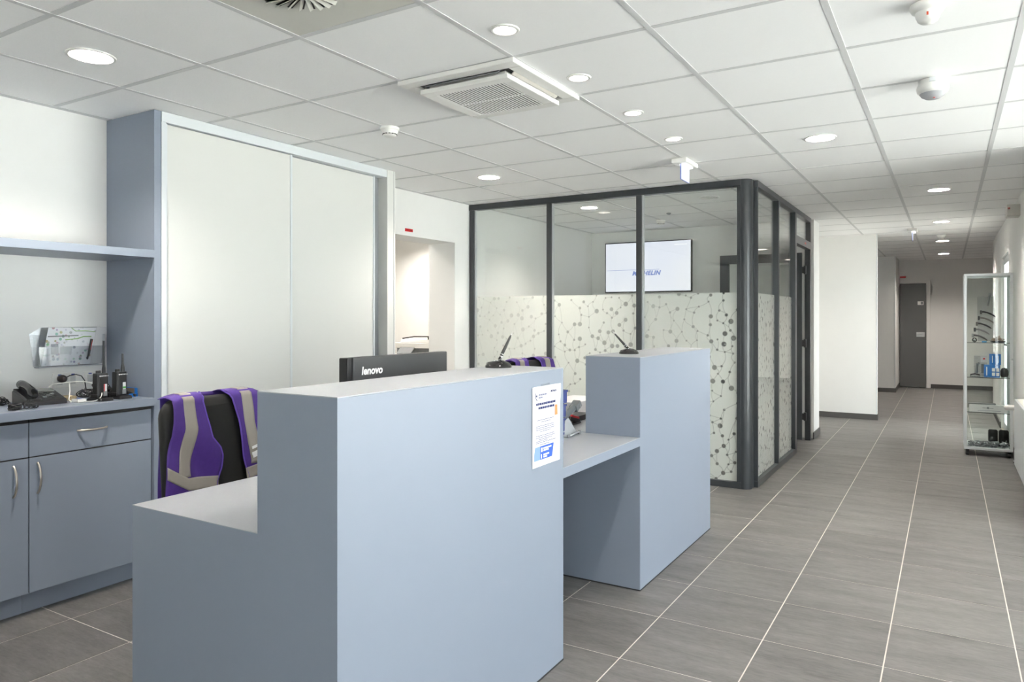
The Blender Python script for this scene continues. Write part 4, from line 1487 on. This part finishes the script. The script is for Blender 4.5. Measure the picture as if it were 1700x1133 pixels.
socket(1.955, 2.086, 0.984, 1.062, 'wide white wall socket strip behind the black plug', 2)
socket(2.111, 2.172, 0.99, 1.060, 'small white data socket behind the left radio', 1)

# plug with its cable
t = thing('power_plug', 'round black plug in the wide socket with its cable arching right', 'plug', (XW + 0.03, 1.985, 1.0))
part('plug_body', MB().lathe((XW + 0.0125, 1.992, 1.032), [(0.019, 0), (0.021, 0.012), (0.018, 0.03), (0.008, 0.036)], 24, (1, 0, 0)), mat('dark_brown_plastic', (0.03, 0.022, 0.02, 1), 0.4), t)
pts = [(XW + 0.048, 1.995, 1.036), (XW + 0.06, 2.012, 1.048), (XW + 0.075, 2.035, 1.053), (XW + 0.09, 2.055, 1.045), (XW + 0.10, 2.066, 1.02), (XW + 0.11, 2.066, 0.985), (XW + 0.13, 2.062, 0.95)]
part('cable', MB().tube(pts, 0.003), M_blk, t)


def tangle(name, c, R, n, m, label, cat, seed, r=0.0022, flat=0.5):
    q = random.Random(seed)
    mb = MB()
    for k in range(n):
        ax = Vector((q.uniform(-1, 1), q.uniform(-1, 1), q.uniform(-.3, 1.2))).normalized()
        u = ax.orthogonal().normalized()
        w = ax.cross(u)
        rad = R * q.uniform(0.55, 1.0)
        cc = Vector(c) + Vector((q.uniform(-.2, .2) * R, q.uniform(-.2, .2) * R, 0))
        pts = []
        for i in range(21):
            a = 2 * PI * i / 20
            p = cc + (u * math.cos(a) + w * math.sin(a)) * rad
            p.z = max(c[2] - R * flat, cc.z + (p.z - cc.z) * flat)
            pts.append(p)
        mb.tube(pts, r, 6)
    return tag(mb.build(name, m), label, cat)


tangle('cable_coil', (-3.78, 2.01, WT + 0.033), 0.045, 11, M_blk, 'tangled black cable bundle beside the left radio charger', 'cable', 3, flat=0.65)
tangle('cable_coil', (-3.86, 1.665, WT + 0.022), 0.034, 8, M_blk, 'small black cable coil at the left edge of the worktop', 'cable', 5, flat=0.6)
# white cable arching over
pts = [(-3.93, 1.905, WT + 0.004), (-3.93, 1.90, WT + 0.045), (-3.92, 1.915, WT + 0.075), (-3.88, 1.95, WT + 0.085), (-3.80, 1.99, WT + 0.093), (-3.72, 2.01, WT + 0.085),
       (-3.66, 2.017, WT + 0.055), (-3.635, 2.005, WT + 0.025), (-3.64, 1.98, WT + 0.006), (-3.68, 1.94, WT + 0.003)]
sm = []
for k in range(len(pts) - 1):
    for u in range(6):
        a = [Vector(pts[max(k - 1, 0)]), Vector(pts[k]), Vector(pts[k + 1]), Vector(pts[min(k + 2, len(pts) - 1)])]
        s = u / 6
        sm.append(0.5 * ((2 * a[1]) + (a[2] - a[0]) * s + (2 * a[0] - 5 * a[1] + 4 * a[2] - a[3]) * s * s + (3 * a[1] - a[0] - 3 * a[2] + a[3]) * s ** 3))
tag(MB().tube(sm, 0.0022, 6).build('usb_cable', mat('white_cable', (0.78, 0.77, 0.73, 1), 0.45)), 'thin white cable looping over the tangle on the worktop', 'cable')
t = thing('power_adapter', 'small white adapter block lying between the phone and radios', 'adapter', (-3.70, 1.945, WT))
part('body', MB().box(-3.735, -3.675, 1.915, 1.955, WT, WT + 0.016), M_plast, t, bevel=0.003)
part('label', MB().box(-3.72, -3.69, 1.925, 1.945, WT + 0.016, WT + 0.0165), MATS['blue_tab'], t)
tag(MB().tube([(-3.80, 1.94, WT + 0.085), (-3.775, 1.93, WT + 0.05), (-3.74, 1.905, WT + 0.012), (-3.71, 1.90, WT + 0.003)], 0.0026, 8).build('charging_lead', MATS['white_cable']),
    'short thick white lead leaning against the black cables', 'cable')
tag(MB().box(-3.88, -3.80, 1.90, 1.975, WT, WT + 0.022).build('card_box', mat('tan_card', srgb(176, 160, 128), 0.7, noise=0.1), bevel=0.002), 'small tan card box behind the phone', 'box')

# ------------------------------------------------------------------ desk phone
t = thing('desk_phone', 'black corded desk phone on the worktop', 'telephone', (-3.82, 1.81, WT), math.radians(-8))
part('base', MB().prism([(-0.10, 0), (0.11, 0), (0.11, 0.018), (0.10, 0.024), (-0.09, 0.062), (-0.10, 0.058)], -0.085, 0.085, 'y'), M_blk, t, 0.003, True)
sl = Vector((0.19, 0, -0.038)).normalized()
nn = Vector((0.038, 0, 0.19)).normalized()
part('cradle', MB().obox(Vector((0.005, -0.052, 0.046)), sl, (0, 1, 0), nn, 0.10, 0.030, 0.006), M_blk, t, 0.003, True)
hs = MB()
p = Vector((0.005, -0.052, 0.070))
hs.tube([p + sl * k + nn * h for k, h in ((-0.105, -0.004), (-0.085, 0.004), (-0.05, 0.012), (0, 0.015), (0.05, 0.012), (0.085, 0.004), (0.105, -0.004))],
        [0.014, 0.022, 0.018, 0.016, 0.018, 0.022, 0.014], 14)
part('handset', hs, M_blkg, t, 0, True)
scp = part('display', MB().obox(Vector((-0.055, 0.03, 0.0575)), sl, (0, 1, 0), nn, 0.025, 0.045, 0.003), mat('grey_display', (0.16, 0.17, 0.16, 1), 0.15), t, 0.001, True)
for i in range(4):
    for j in range(3):
        part('key', MB().obox(Vector((0.0, 0.0, 0.0447)) + sl * (0.022 * i - 0.012) + Vector((0, 0.006 + 0.022 * j, 0)), sl, (0, 1, 0), nn, 0.007, 0.008, 0.003), M_grey if (i + j) % 4 == 3 else M_blk, t, 0.001, True)
pts = []
for k in range(90):
    u = k / 89
    c = Vector((0.10 + 0.15 * min(1, u * 1.4), -0.055 - 0.09 * u - 0.03 * math.sin(u * 7), 0.030 - 0.018 * min(1, u * 2)))
    a = k * 1.1
    pts.append(c + Vector((0.004 * math.cos(a), 0.007 * math.sin(a), 0.007 * math.cos(a))))
part('coiled_cord', MB().tube(pts, 0.0022, 6), M_blk, t, 0, True)
cl = MB()
for k in range(7):
    q = random.Random(k)
    pp = [Vector((0.222 + 0.02 * math.cos(a) + q.uniform(-.006, .006), -0.165 + 0.024 * math.sin(a), 0.016 + 0.012 * math.sin(a + k))) for a in [2 * PI * i / 12 for i in range(13)]]
    cl.tube(pp, 0.003, 6)
part('cord_knot', cl, M_blk, t, 0, True)


# ------------------------------------------------------------------ walkie-talkies on chargers
def radio(x, y, rz, ant, sticker, label):
    t = thing('two_way_radio', label, 'two-way radio', (x, y, WT + 0.018), rz, group='two-way radios in their chargers')
    rnd = [(-.022, -.029), (.012, -.029), (.020, -.022), (.020, .022), (.012, .029), (-.022, .029)]
    part('body', MB().pillow(rnd, [(0.9, 0.0), (1.0, 0.006), (1.0, 0.112), (0.96, 0.120)], lambda u, v, d: (u, v, d), False), M_blk, t, 0.002, True)
    part('antenna', MB().tube([(-0.004, 0.018, 0.118), (-0.004, 0.018, 0.14), (-0.004, 0.018, 0.16), (-0.004, 0.018, 0.118 + ant)], [0.009, 0.0085, 0.006, 0.005], 12), M_blk, t, 0, True)
    for yy in (-0.018, -0.004):
        part('knob', MB().lathe((-0.004, yy, 0.118), [(0.006, 0), (0.006, 0.014), (0.004, 0.016)], 14), M_blk, t, 0, True)
    part('speaker_grille', MB().box(0.020, 0.0212, -0.018, 0.018, 0.076, 0.098), M_gap, t, 0.0005, True)
    text('maker_print', 'MOTOROLA', 0.0075, M_whitep, t, (0.0206, -0.013, 0.1045), (0, 1, 0), (0, 0, 1), 0.0002, 0, local=True)
    part('emblem', MB().lathe((0.0202, -0.018, 0.107), [(0.0035, 0), (0.003, 0.0006)], 14, (1, 0, 0)), M_whitep, t, 0, True)
    s1 = part('sticker', MB().box(0.0202, 0.0212, 0.001, 0.017, 0.030, 0.066), M_paper, t, 0, True)
    part('sticker_band', MB().box(0.0212, 0.0216, 0.001, 0.017 if sticker else 0.006, 0.034 if sticker else 0.030, 0.044 if sticker else 0.066), mat('green_band', srgb(70, 150, 70), 0.5) if sticker else M_red, s1, 0, True)
    part('serial_plate', MB().box(0.0202, 0.0208, -0.001, 0.019, 0.006, 0.029), M_grey, t, 0, True)
    c = thing('radio_charger', 'black desktop charger holding ' + label.split(' with ')[0].replace('black two-way ', 'the ') + (' with long antenna' if not sticker else ' with green sticker'),
              'charger', (x, y, WT), rz, 'radio chargers on the worktop')
    part('base', MB().pillow([(-.055, -.036), (.045, -.036), (.050, -.030), (.050, .030), (.045, .036), (-.055, .036)], [(1.0, 0), (1.0, 0.012), (0.86, 0.017)], lambda u, v, d: (u, v, d), False), M_blk, c, 0.002, True)
    part('cup', MB().box(-.034, -.026, -.034, .034, 0.017, 0.045).box(-.026, .022, -.036, -.031, 0.017, 0.034).box(-.026, .022, .031, .036, 0.017, 0.034), M_blk, c, 0.002, True)
    return t


radio(-3.665, 2.020, math.radians(6), 0.165, False, 'black two-way radio with long antenna and red-edged sticker, beside the cable tangle')
radio(-3.685, 2.128, math.radians(6), 0.095, True, 'black two-way radio with short antenna and green sticker, beside the side panel')
t = thing('charger_box', 'low black charger unit with white label behind the left radio', 'charger', (-3.80, 2.075, WT))
part('body', MB().box(-3.86, -3.74, 2.07, 2.15, WT, WT + 0.03), M_blk, t, bevel=0.004)
part('tilted_top', MB().obox((-3.80, 2.10, WT + 0.055), (0, 1, 0), (0.8, 0, -0.5), (0.5, 0, 0.8), 0.035, 0.04, 0.014), M_blk, t, bevel=0.004)
part('label', MB().obox((-3.775, 2.10, WT + 0.056), (0, 1, 0), (0.8, 0, -0.5), (0.5, 0, 0.8), 0.016, 0.006, 0.012), M_paper, t)
t = thing('blue_carton', 'small blue and brown open carton against the side panel', 'box', (-3.74, 2.205, WT))
part('back_flap', MB().box(-3.80, -3.70, 2.226, 2.230, WT, WT + 0.045), M_cyan, t)
part('inner_card', MB().box(-3.798, -3.72, 2.222, 2.226, WT, WT + 0.042), mat('brown_card', srgb(110, 96, 82), 0.7), t)
part('front_flap', MB().box(-3.70, -3.697, 2.185, 2.230, WT, WT + 0.018), M_cyan, t)
t = thing('black_earpiece', 'black earpiece lead lying in front of the blue carton', 'earpiece', (-3.72, 2.19, WT))
part('cable', MB().tube([(-3.78, 2.168, WT + 0.03), (-3.74, 2.19, WT + 0.028), (-3.71, 2.205, WT + 0.016), (-3.69, 2.214, WT + 0.006)], 0.007, 8), M_blk, t)
part('clip', MB().box(-3.735, -3.712, 2.176, 2.2, WT, WT + 0.014), mat('light_blue_plastic', srgb(70, 150, 205), 0.4), t)

# ------------------------------------------------------------------ copier in the side room
t = thing('copier', 'white office copier with tilted document feeder in the room beyond the opening', 'copier', (-5.2, 6.45, 0))
part('body', MB().box(-5.50, -4.90, 6.20, 6.75, 0.02, 0.93), M_plast, t, bevel=0.01)
part('foot', MB().box(-5.46, -5.40, 6.24, 6.30, 0, 0.02).box(-5.0, -4.94, 6.24, 6.30, 0, 0.02).box(-5.46, -5.40, 6.66, 6.72, 0, 0.02).box(-5.0, -4.94, 6.66, 6.72, 0, 0.02), M_blk, t)
part('scanner_lid', MB().box(-5.48, -4.92, 6.32, 6.75, 1.00, 1.06), M_plast, t, bevel=0.006)
part('output_gap', MB().box(-5.46, -4.94, 6.36, 6.75, 0.93, 1.00), M_grey, t)
part('feeder', MB().prism([(6.34, 1.06), (6.75, 1.06), (6.75, 1.12), (6.62, 1.125), (6.36, 1.10)], -5.40, -4.96, 'x'), M_plast, t, bevel=0.006)
part('feeder_edge', MB().tube([(-5.36, 6.34, 1.108), (-5.2, 6.345, 1.13), (-4.98, 6.36, 1.132)], 0.008).box(-5.02, -4.96, 6.36, 6.44, 1.04, 1.13), mat('dark_brown_edge', (0.05, 0.042, 0.038, 1), 0.4), t)
part('paper_support', MB().obox((-5.25, 6.26, 0.975), (1, 0, 0), (0, 0.7, 0.7), (0, -0.7, 0.7), 0.10, 0.05, 0.004), M_grey, t)

# ------------------------------------------------------------------ radiator
t = thing('panel_radiator', 'white panel radiator at the right edge under the corridor wall', 'radiator', (0.50, 6.2, 0.10))
ry0, ry1, rz0, rz1 = 5.80, 6.86, 0.185, 0.705
part('panel', MB().box(0.452, 0.468, ry0, ry1, rz0, rz1).box(0.512, 0.528, ry0, ry1, rz0, rz1), M_alu2, t, bevel=0.003)
part('top_grille', MB().box(0.468, 0.512, ry0 + 0.004, ry1 - 0.004, rz1 - 0.012, rz1), M_plast, t)
part('end_cover', MB().box(0.468, 0.512, ry1 - 0.004, ry1, rz0, rz1), M_plast, t)
part('bracket', MB().box(0.528, XR - 0.001, 6.1, 6.15, 0.3, 0.6).box(0.528, XR - 0.001, 6.6, 6.65, 0.3, 0.6), M_alu2, t)
v = part('valve', MB().tube([(0.49, ry1, 0.63), (0.49, ry1 + 0.04, 0.63)], 0.012), M_chrome, t)
part('valve_collar', MB().lathe((0.475, ry1 + 0.03, 0.63), [(0.018, 0), (0.020, 0.004), (0.020, 0.018), (0.016, 0.020)], 20, (-1, 0, 0)), M_blk, v)
part('thermostat_head', MB().lathe((0.455, ry1 + 0.03, 0.63), [(0.020, 0), (0.022, 0.008), (0.022, 0.05), (0.018, 0.064), (0.006, 0.068)], 24, (-1, 0, 0)), M_plast, v)
part('drain_plug', MB().lathe((0.45, ry1 - 0.02, 0.21), [(0.010, 0), (0.010, 0.006), (0.004, 0.008)], 12, (-1, 0, 0)), M_chrome, t)
part('pipe', MB().tube([(0.49, ry1 + 0.04, 0.63), (0.52, ry1 + 0.06, 0.60), (0.53, ry1 + 0.06, 0.02), (0.53, ry1 + 0.06, 0.0)], 0.008), M_alu2, t)

# ------------------------------------------------------------------ glass display cabinet
gx0, gx1, gy0, gy1, gz0, gz1 = 0.135, 0.535, 8.24, 8.66, 0.06, 1.775
t = thing('display_cabinet', 'aluminium framed glass display cabinet on castors in the corridor', 'display cabinet', ((gx0 + gx1) / 2, (gy0 + gy1) / 2, 0))
b = 0.026
for xx in (gx0, gx1 - b):
    for yy in (gy0, gy1 - b):
        part('frame_post', MB().box(xx, xx + b, yy, yy + b, gz0 + b, gz1 - b), M_alu, t, bevel=0.003)
for z in (gz0, gz1 - b):
    part('frame_rail', MB().box(gx0, gx1, gy0, gy0 + b, z, z + b), M_alu, t, bevel=0.003)
    part('frame_rail', MB().box(gx0, gx1, gy1 - b, gy1, z, z + b), M_alu, t, bevel=0.003)
    part('frame_rail', MB().box(gx0, gx0 + b, gy0 + b, gy1 - b, z, z + b), M_alu, t, bevel=0.003)
    part('frame_rail', MB().box(gx1 - b, gx1, gy0 + b, gy1 - b, z, z + b), M_alu, t, bevel=0.003)
part('floor_board', MB().box(gx0 + b, gx1 - b, gy0 + b, gy1 - b, gz0 + 0.006, gz0 + 0.022), M_alu2, t)
part('pane', MB().box(gx0 + b, gx1 - b, gy0 + 0.010, gy0 + 0.014, gz0 + b, gz1 - b), M_cglass, t)
part('pane', MB().box(gx0 + b, gx1 - b, gy1 - 0.014, gy1 - 0.010, gz0 + b, gz1 - b), M_cglass, t)
part('pane', MB().box(gx0 + 0.010, gx0 + 0.014, gy0 + b, gy1 - b, gz0 + b, gz1 - b), M_cglass, t)
part('pane', MB().box(gx1 - 0.014, gx1 - 0.010, gy0 + b, gy1 - b, gz0 + b, gz1 - b), M_cglass, t)
part('pane', MB().box(gx0 + b, gx1 - b, gy0 + b, gy1 - b, gz1 - 0.014, gz1 - 0.010), M_cglass, t)
SZ = (0.425, 0.765, 1.105)
for z in SZ:
    s_ = part('glass_shelf', MB().box(gx0 + 0.016, gx1 - 0.016, gy0 + 0.016, gy1 - 0.016, z - 0.005, z), M_cglass, t)
    part('shelf_edge', MB().box(gx0 + b, gx1 - b, gy0 + 0.0152, gy0 + 0.0162, z - 0.006, z), mat('dark_green_edge', (0.03, 0.04, 0.038, 1), 0.2), s_)
for xx in (gx0 + 0.03, gx1 - 0.03):
    for yy in (gy0 + 0.03, gy1 - 0.03):
        part('castor', MB().cyl((xx - 0.012, yy, 0.022), (xx + 0.012, yy, 0.022), 0.022).box(xx - 0.014, xx + 0.014, yy - 0.014, yy + 0.014, 0.04, 0.06), M_blk, t)
part('lock', MB().lathe((gx1 - 0.008, gy0, 0.95), [(0.008, 0), (0.008, 0.006)], 12, (0, -1, 0)), M_chrome, t)

# things inside it
z3 = SZ[2]
fcol = [mat('steel_%d' % k, c, 0.35, metal=0.5) for k, c in enumerate(((0.05, 0.05, 0.05, 1), (0.22, 0.22, 0.22, 1), (0.03, 0.03, 0.03, 1), (0.16, 0.15, 0.14, 1), (0.02, 0.02, 0.02, 1)))]
t = thing('acrylic_stand', 'clear sloping acrylic stand holding the curved levers', 'stand', (0.30, 8.45, z3))
part('back_sheet', MB().obox((0.33, 8.50, z3 + 0.23), (1, 0, 0), (0, 0.34, 0.94), (0, -0.94, 0.34), 0.075, 0.235, 0.002), M_acryl, t)
for k in range(5):
    xx, zz = 0.215 + 0.018 * k, z3 + 0.055 + 0.058 * k
    yy = 8.405 + 0.021 * k
    t = thing('curved_lever', 'curved dark metal lever on the stand in the display cabinet, %s' % ('lowest', 'second from below', 'middle one', 'second from above', 'highest')[k],
              'lever', (xx, yy, zz), group='curved levers in the display cabinet')
    arm = [(xx + 0.004 + 0.115 * u, yy, zz + 0.012 - 0.05 * u * u) for u in (0, .2, .4, .6, .8, 1)]
    part('arm', MB().tube(arm, [0.010, 0.009, 0.008, 0.009, 0.008, 0.005], 10), fcol[k], t)
    part('clamp_head', MB().box(xx - 0.012, xx + 0.006, yy - 0.012, yy + 0.012, zz - 0.012, zz + 0.028), fcol[(k + 1) % 5], t, bevel=0.004)
t = thing('steel_spatula', 'upright grey steel blade at the top of the display cabinet', 'tool', (0.345, 8.52, z3 + 0.37))
part('blade', MB().prism([(0.335, z3 + 0.36), (0.352, z3 + 0.36), (0.372, z3 + 0.47), (0.366, z3 + 0.49), (0.352, z3 + 0.485), (0.343, z3 + 0.44)], 8.515, 8.519, 'y'), MATS['steel_1'], t)
part('groove', MB().tube([(0.347, 8.514, z3 + 0.38), (0.360, 8.514, z3 + 0.46)], 0.003, 6), M_blk, t)
t = thing('small_lamp_unit', 'small round chrome part on the top glass shelf', 'part', (0.225, 8.34, z3))
part('body', MB().lathe((0.225, 8.34, z3 + 0.022), [(0.022, 0), (0.022, 0.02), (0.016, 0.026)], 20, (0, -1, 0)), M_blk, t)
part('lens', MB().lathe((0.225, 8.315, z3 + 0.022), [(0.014, 0), (0.006, 0.004), (0, 0.005)], 16, (0, -1, 0)), M_chrome, t)
tag(MB().box(0.285, 0.325, 8.30, 8.325, z3, z3 + 0.012).build('blue_clip', MATS['light_blue_plastic'], bevel=0.003), 'little blue clip on the top glass shelf', 'clip')
q = random.Random(9)
t = thing('shavings_dish', 'black dish heaped with beige curled shavings on the top glass shelf', 'dish', (0.42, 8.40, z3))
part('dish', MB().lathe((0.42, 8.40, z3), [(0.05, 0), (0.065, 0.006), (0.066, 0.012), (0.06, 0.008), (0.0005, 0.006)], 28), M_blk, t)
mb = MB()
for k in range(60):
    a, rr2 = q.uniform(0, 2 * PI), 0.05 * math.sqrt(q.random())
    h = 0.012 + (0.065 - 0.9 * rr2) * q.random()
    c = Vector((0.42 + rr2 * math.cos(a), 8.40 + rr2 * math.sin(a), z3 + h))
    d = Vector((q.uniform(-1, 1), q.uniform(-1, 1), q.uniform(-.4, .8))).normalized()
    e = d.orthogonal()
    mb.tube([c - d * 0.012, c + e * 0.005, c + d * 0.012], 0.0032, 5)
sv = part('shavings', mb, mat('beige_shavings', srgb(176, 158, 134), 0.7, noise=0.5, scale=120), t)
sv['kind'] = 'stuff'

z2 = SZ[1]
t = thing('product_pack', 'white and grey blister pack with red mark on the middle shelf', 'package', (0.285, 8.46, z2))
part('card', MB().box(0.225, 0.335, 8.47, 8.474, z2, z2 + 0.20), mat('grey_card', (0.48, 0.48, 0.47, 1), 0.6, noise=0.3, scale=60), t)
part('white_label', MB().box(0.28, 0.335, 8.466, 8.47, z2 + 0.135, z2 + 0.195), M_paper, t)
part('red_mark', MB().box(0.30, 0.318, 8.464, 8.466, z2 + 0.165, z2 + 0.178), M_red, t)
part('tool_in_pack', MB().tube([(0.245, 8.45, z2 + 0.03), (0.25, 8.45, z2 + 0.12), (0.27, 8.45, z2 + 0.13)], 0.010, 8).box(0.285, 0.315, 8.44, 8.465, z2 + 0.03, z2 + 0.12), M_grey, t)


def blue_box(x0, x1, y0, y1, z0, z1, label, bits):
    t = thing('blue_box', label, 'box', ((x0 + x1) / 2, (y0 + y1) / 2, z0), group='blue boxes in the display cabinet')
    part('carton', MB().box(x0, x1, y0, y1, z0, z1), M_cyan, t, bevel=0.0015)
    mb = MB()
    for a, bq, c, d in bits:
        mb.box(x0 + a, x0 + bq, y0 - 0.0008, y0, z0 + c, z0 + d)
    part('white_print', mb, M_whitep, t)


blue_box(0.305, 0.435, 8.35, 8.42, z2, z2 + 0.118, 'blue carton with four white pictures on the middle glass shelf',
         [(.065, .09, .012, .045), (.10, .125, .012, .045), (.065, .09, .055, .088), (.10, .125, .055, .088), (.018, .026, .015, .10)])
blue_box(0.350, 0.445, 8.37, 8.42, z2 + 0.119, z2 + 0.225, 'blue carton lying on top of the other blue carton',
         [(.022, .028, .02, .09), (.07, .076, .02, .09)])
t = thing('flat_tool', 'flat dark tool lying at the left of the middle glass shelf', 'tool', (0.23, 8.36, z2))
part('body', MB().box(0.185, 0.275, 8.34, 8.37, z2, z2 + 0.012), M_grey, t, bevel=0.003)
part('grip', MB().tube([(0.19, 8.355, z2 + 0.018), (0.23, 8.355, z2 + 0.026), (0.27, 8.355, z2 + 0.018)], 0.006, 8), M_blk, t)
t = thing('black_glove', 'dark rounded bundle at the right of the middle glass shelf', 'glove', (0.475, 8.42, z2))
part('body', MB().lathe((0.475, 8.42, z2), [(0.026, 0), (0.034, 0.02), (0.034, 0.06), (0.022, 0.085), (0.0005, 0.09)], 16), mat('charcoal_cloth', (0.04, 0.04, 0.042, 1), 0.85, noise=0.3, scale=60), t)

z1 = SZ[0]
t = thing('long_white_box', 'long white box with small emblem on the lowest glass shelf', 'box', (0.33, 8.33, z1))
part('carton', MB().box(0.180, 0.490, 8.29, 8.37, z1, z1 + 0.072), M_paper, t, bevel=0.002)
part('emblem', MB().lathe((0.335, 8.2895, z1 + 0.042), [(0.010, 0), (0.010, 0.0006)], 20, (0, -1, 0)).box(0.29, 0.325, 8.2888, 8.29, z1 + 0.039, z1 + 0.043).box(0.345, 0.38, 8.2888, 8.29, z1 + 0.039, z1 + 0.043), M_grey, t)
part('print_line', MB().box(0.25, 0.44, 8.2888, 8.29, z1 + 0.014, z1 + 0.017), M_inkg, t)
tag(MB().box(0.175, 0.40, 8.30, 8.36, z1 + 0.072, z1 + 0.084).build('grey_ruler', M_grey, bevel=0.002), 'thin grey bar lying on the long white box', 'tool')
zb = gz0 + 0.022
for k, (xx, lab) in enumerate(((0.385, 'black rubber overshoe standing at the bottom of the display cabinet'), (0.475, 'second black overshoe by the cabinet corner'))):
    t = thing('rubber_shoe', lab, 'shoe', (xx, 8.50, zb), group='black overshoes in the display cabinet')
    part('sole', MB().box(xx - 0.045, xx + 0.045, 8.44, 8.58, zb, zb + 0.02), M_blk, t, bevel=0.006)
    part('upper', MB().pillow([(8.45, zb + .02), (8.575, zb + .02), (8.57, zb + .10), (8.53, zb + .15), (8.47, zb + .155)], [(0.8, -0.04), (1, -0.03), (1, 0.03), (0.8, 0.04)], lambda u, v_, d, xx=xx: (xx + d, u, v_)), M_fab, t)
mb = MB()
for k in range(170):
    c = Vector((q.uniform(0.185, 0.485), q.uniform(8.30, 8.40), zb + 0.006 + 0.04 * q.random() ** 1.4))
    d = Vector((q.uniform(-1, 1), q.uniform(-1, 1), q.uniform(-.3, .3))).normalized()
    e = d.orthogonal().normalized()
    s = q.uniform(0.012, 0.03)
    if k % 3:
        mb.tube([c - d * s, c + e * s * 0.4, c + d * s], 0.004, 5)
    else:
        mb.obox(c, d, e, d.cross(e), s * 0.7, s * 0.4, 0.003)
mb.v = [(x, y, max(zp, zb + 0.0005)) for x, y, zp in mb.v]
o = mb.build('metal_offcuts', mat('grey_metal_bits', (0.30, 0.31, 0.33, 1), 0.35, metal=0.5, noise=0.9, scale=45))
o['kind'] = 'stuff'
o['label'] = 'heap of grey metal clips and offcuts at the bottom of the display cabinet'
o['category'] = 'metal scraps'
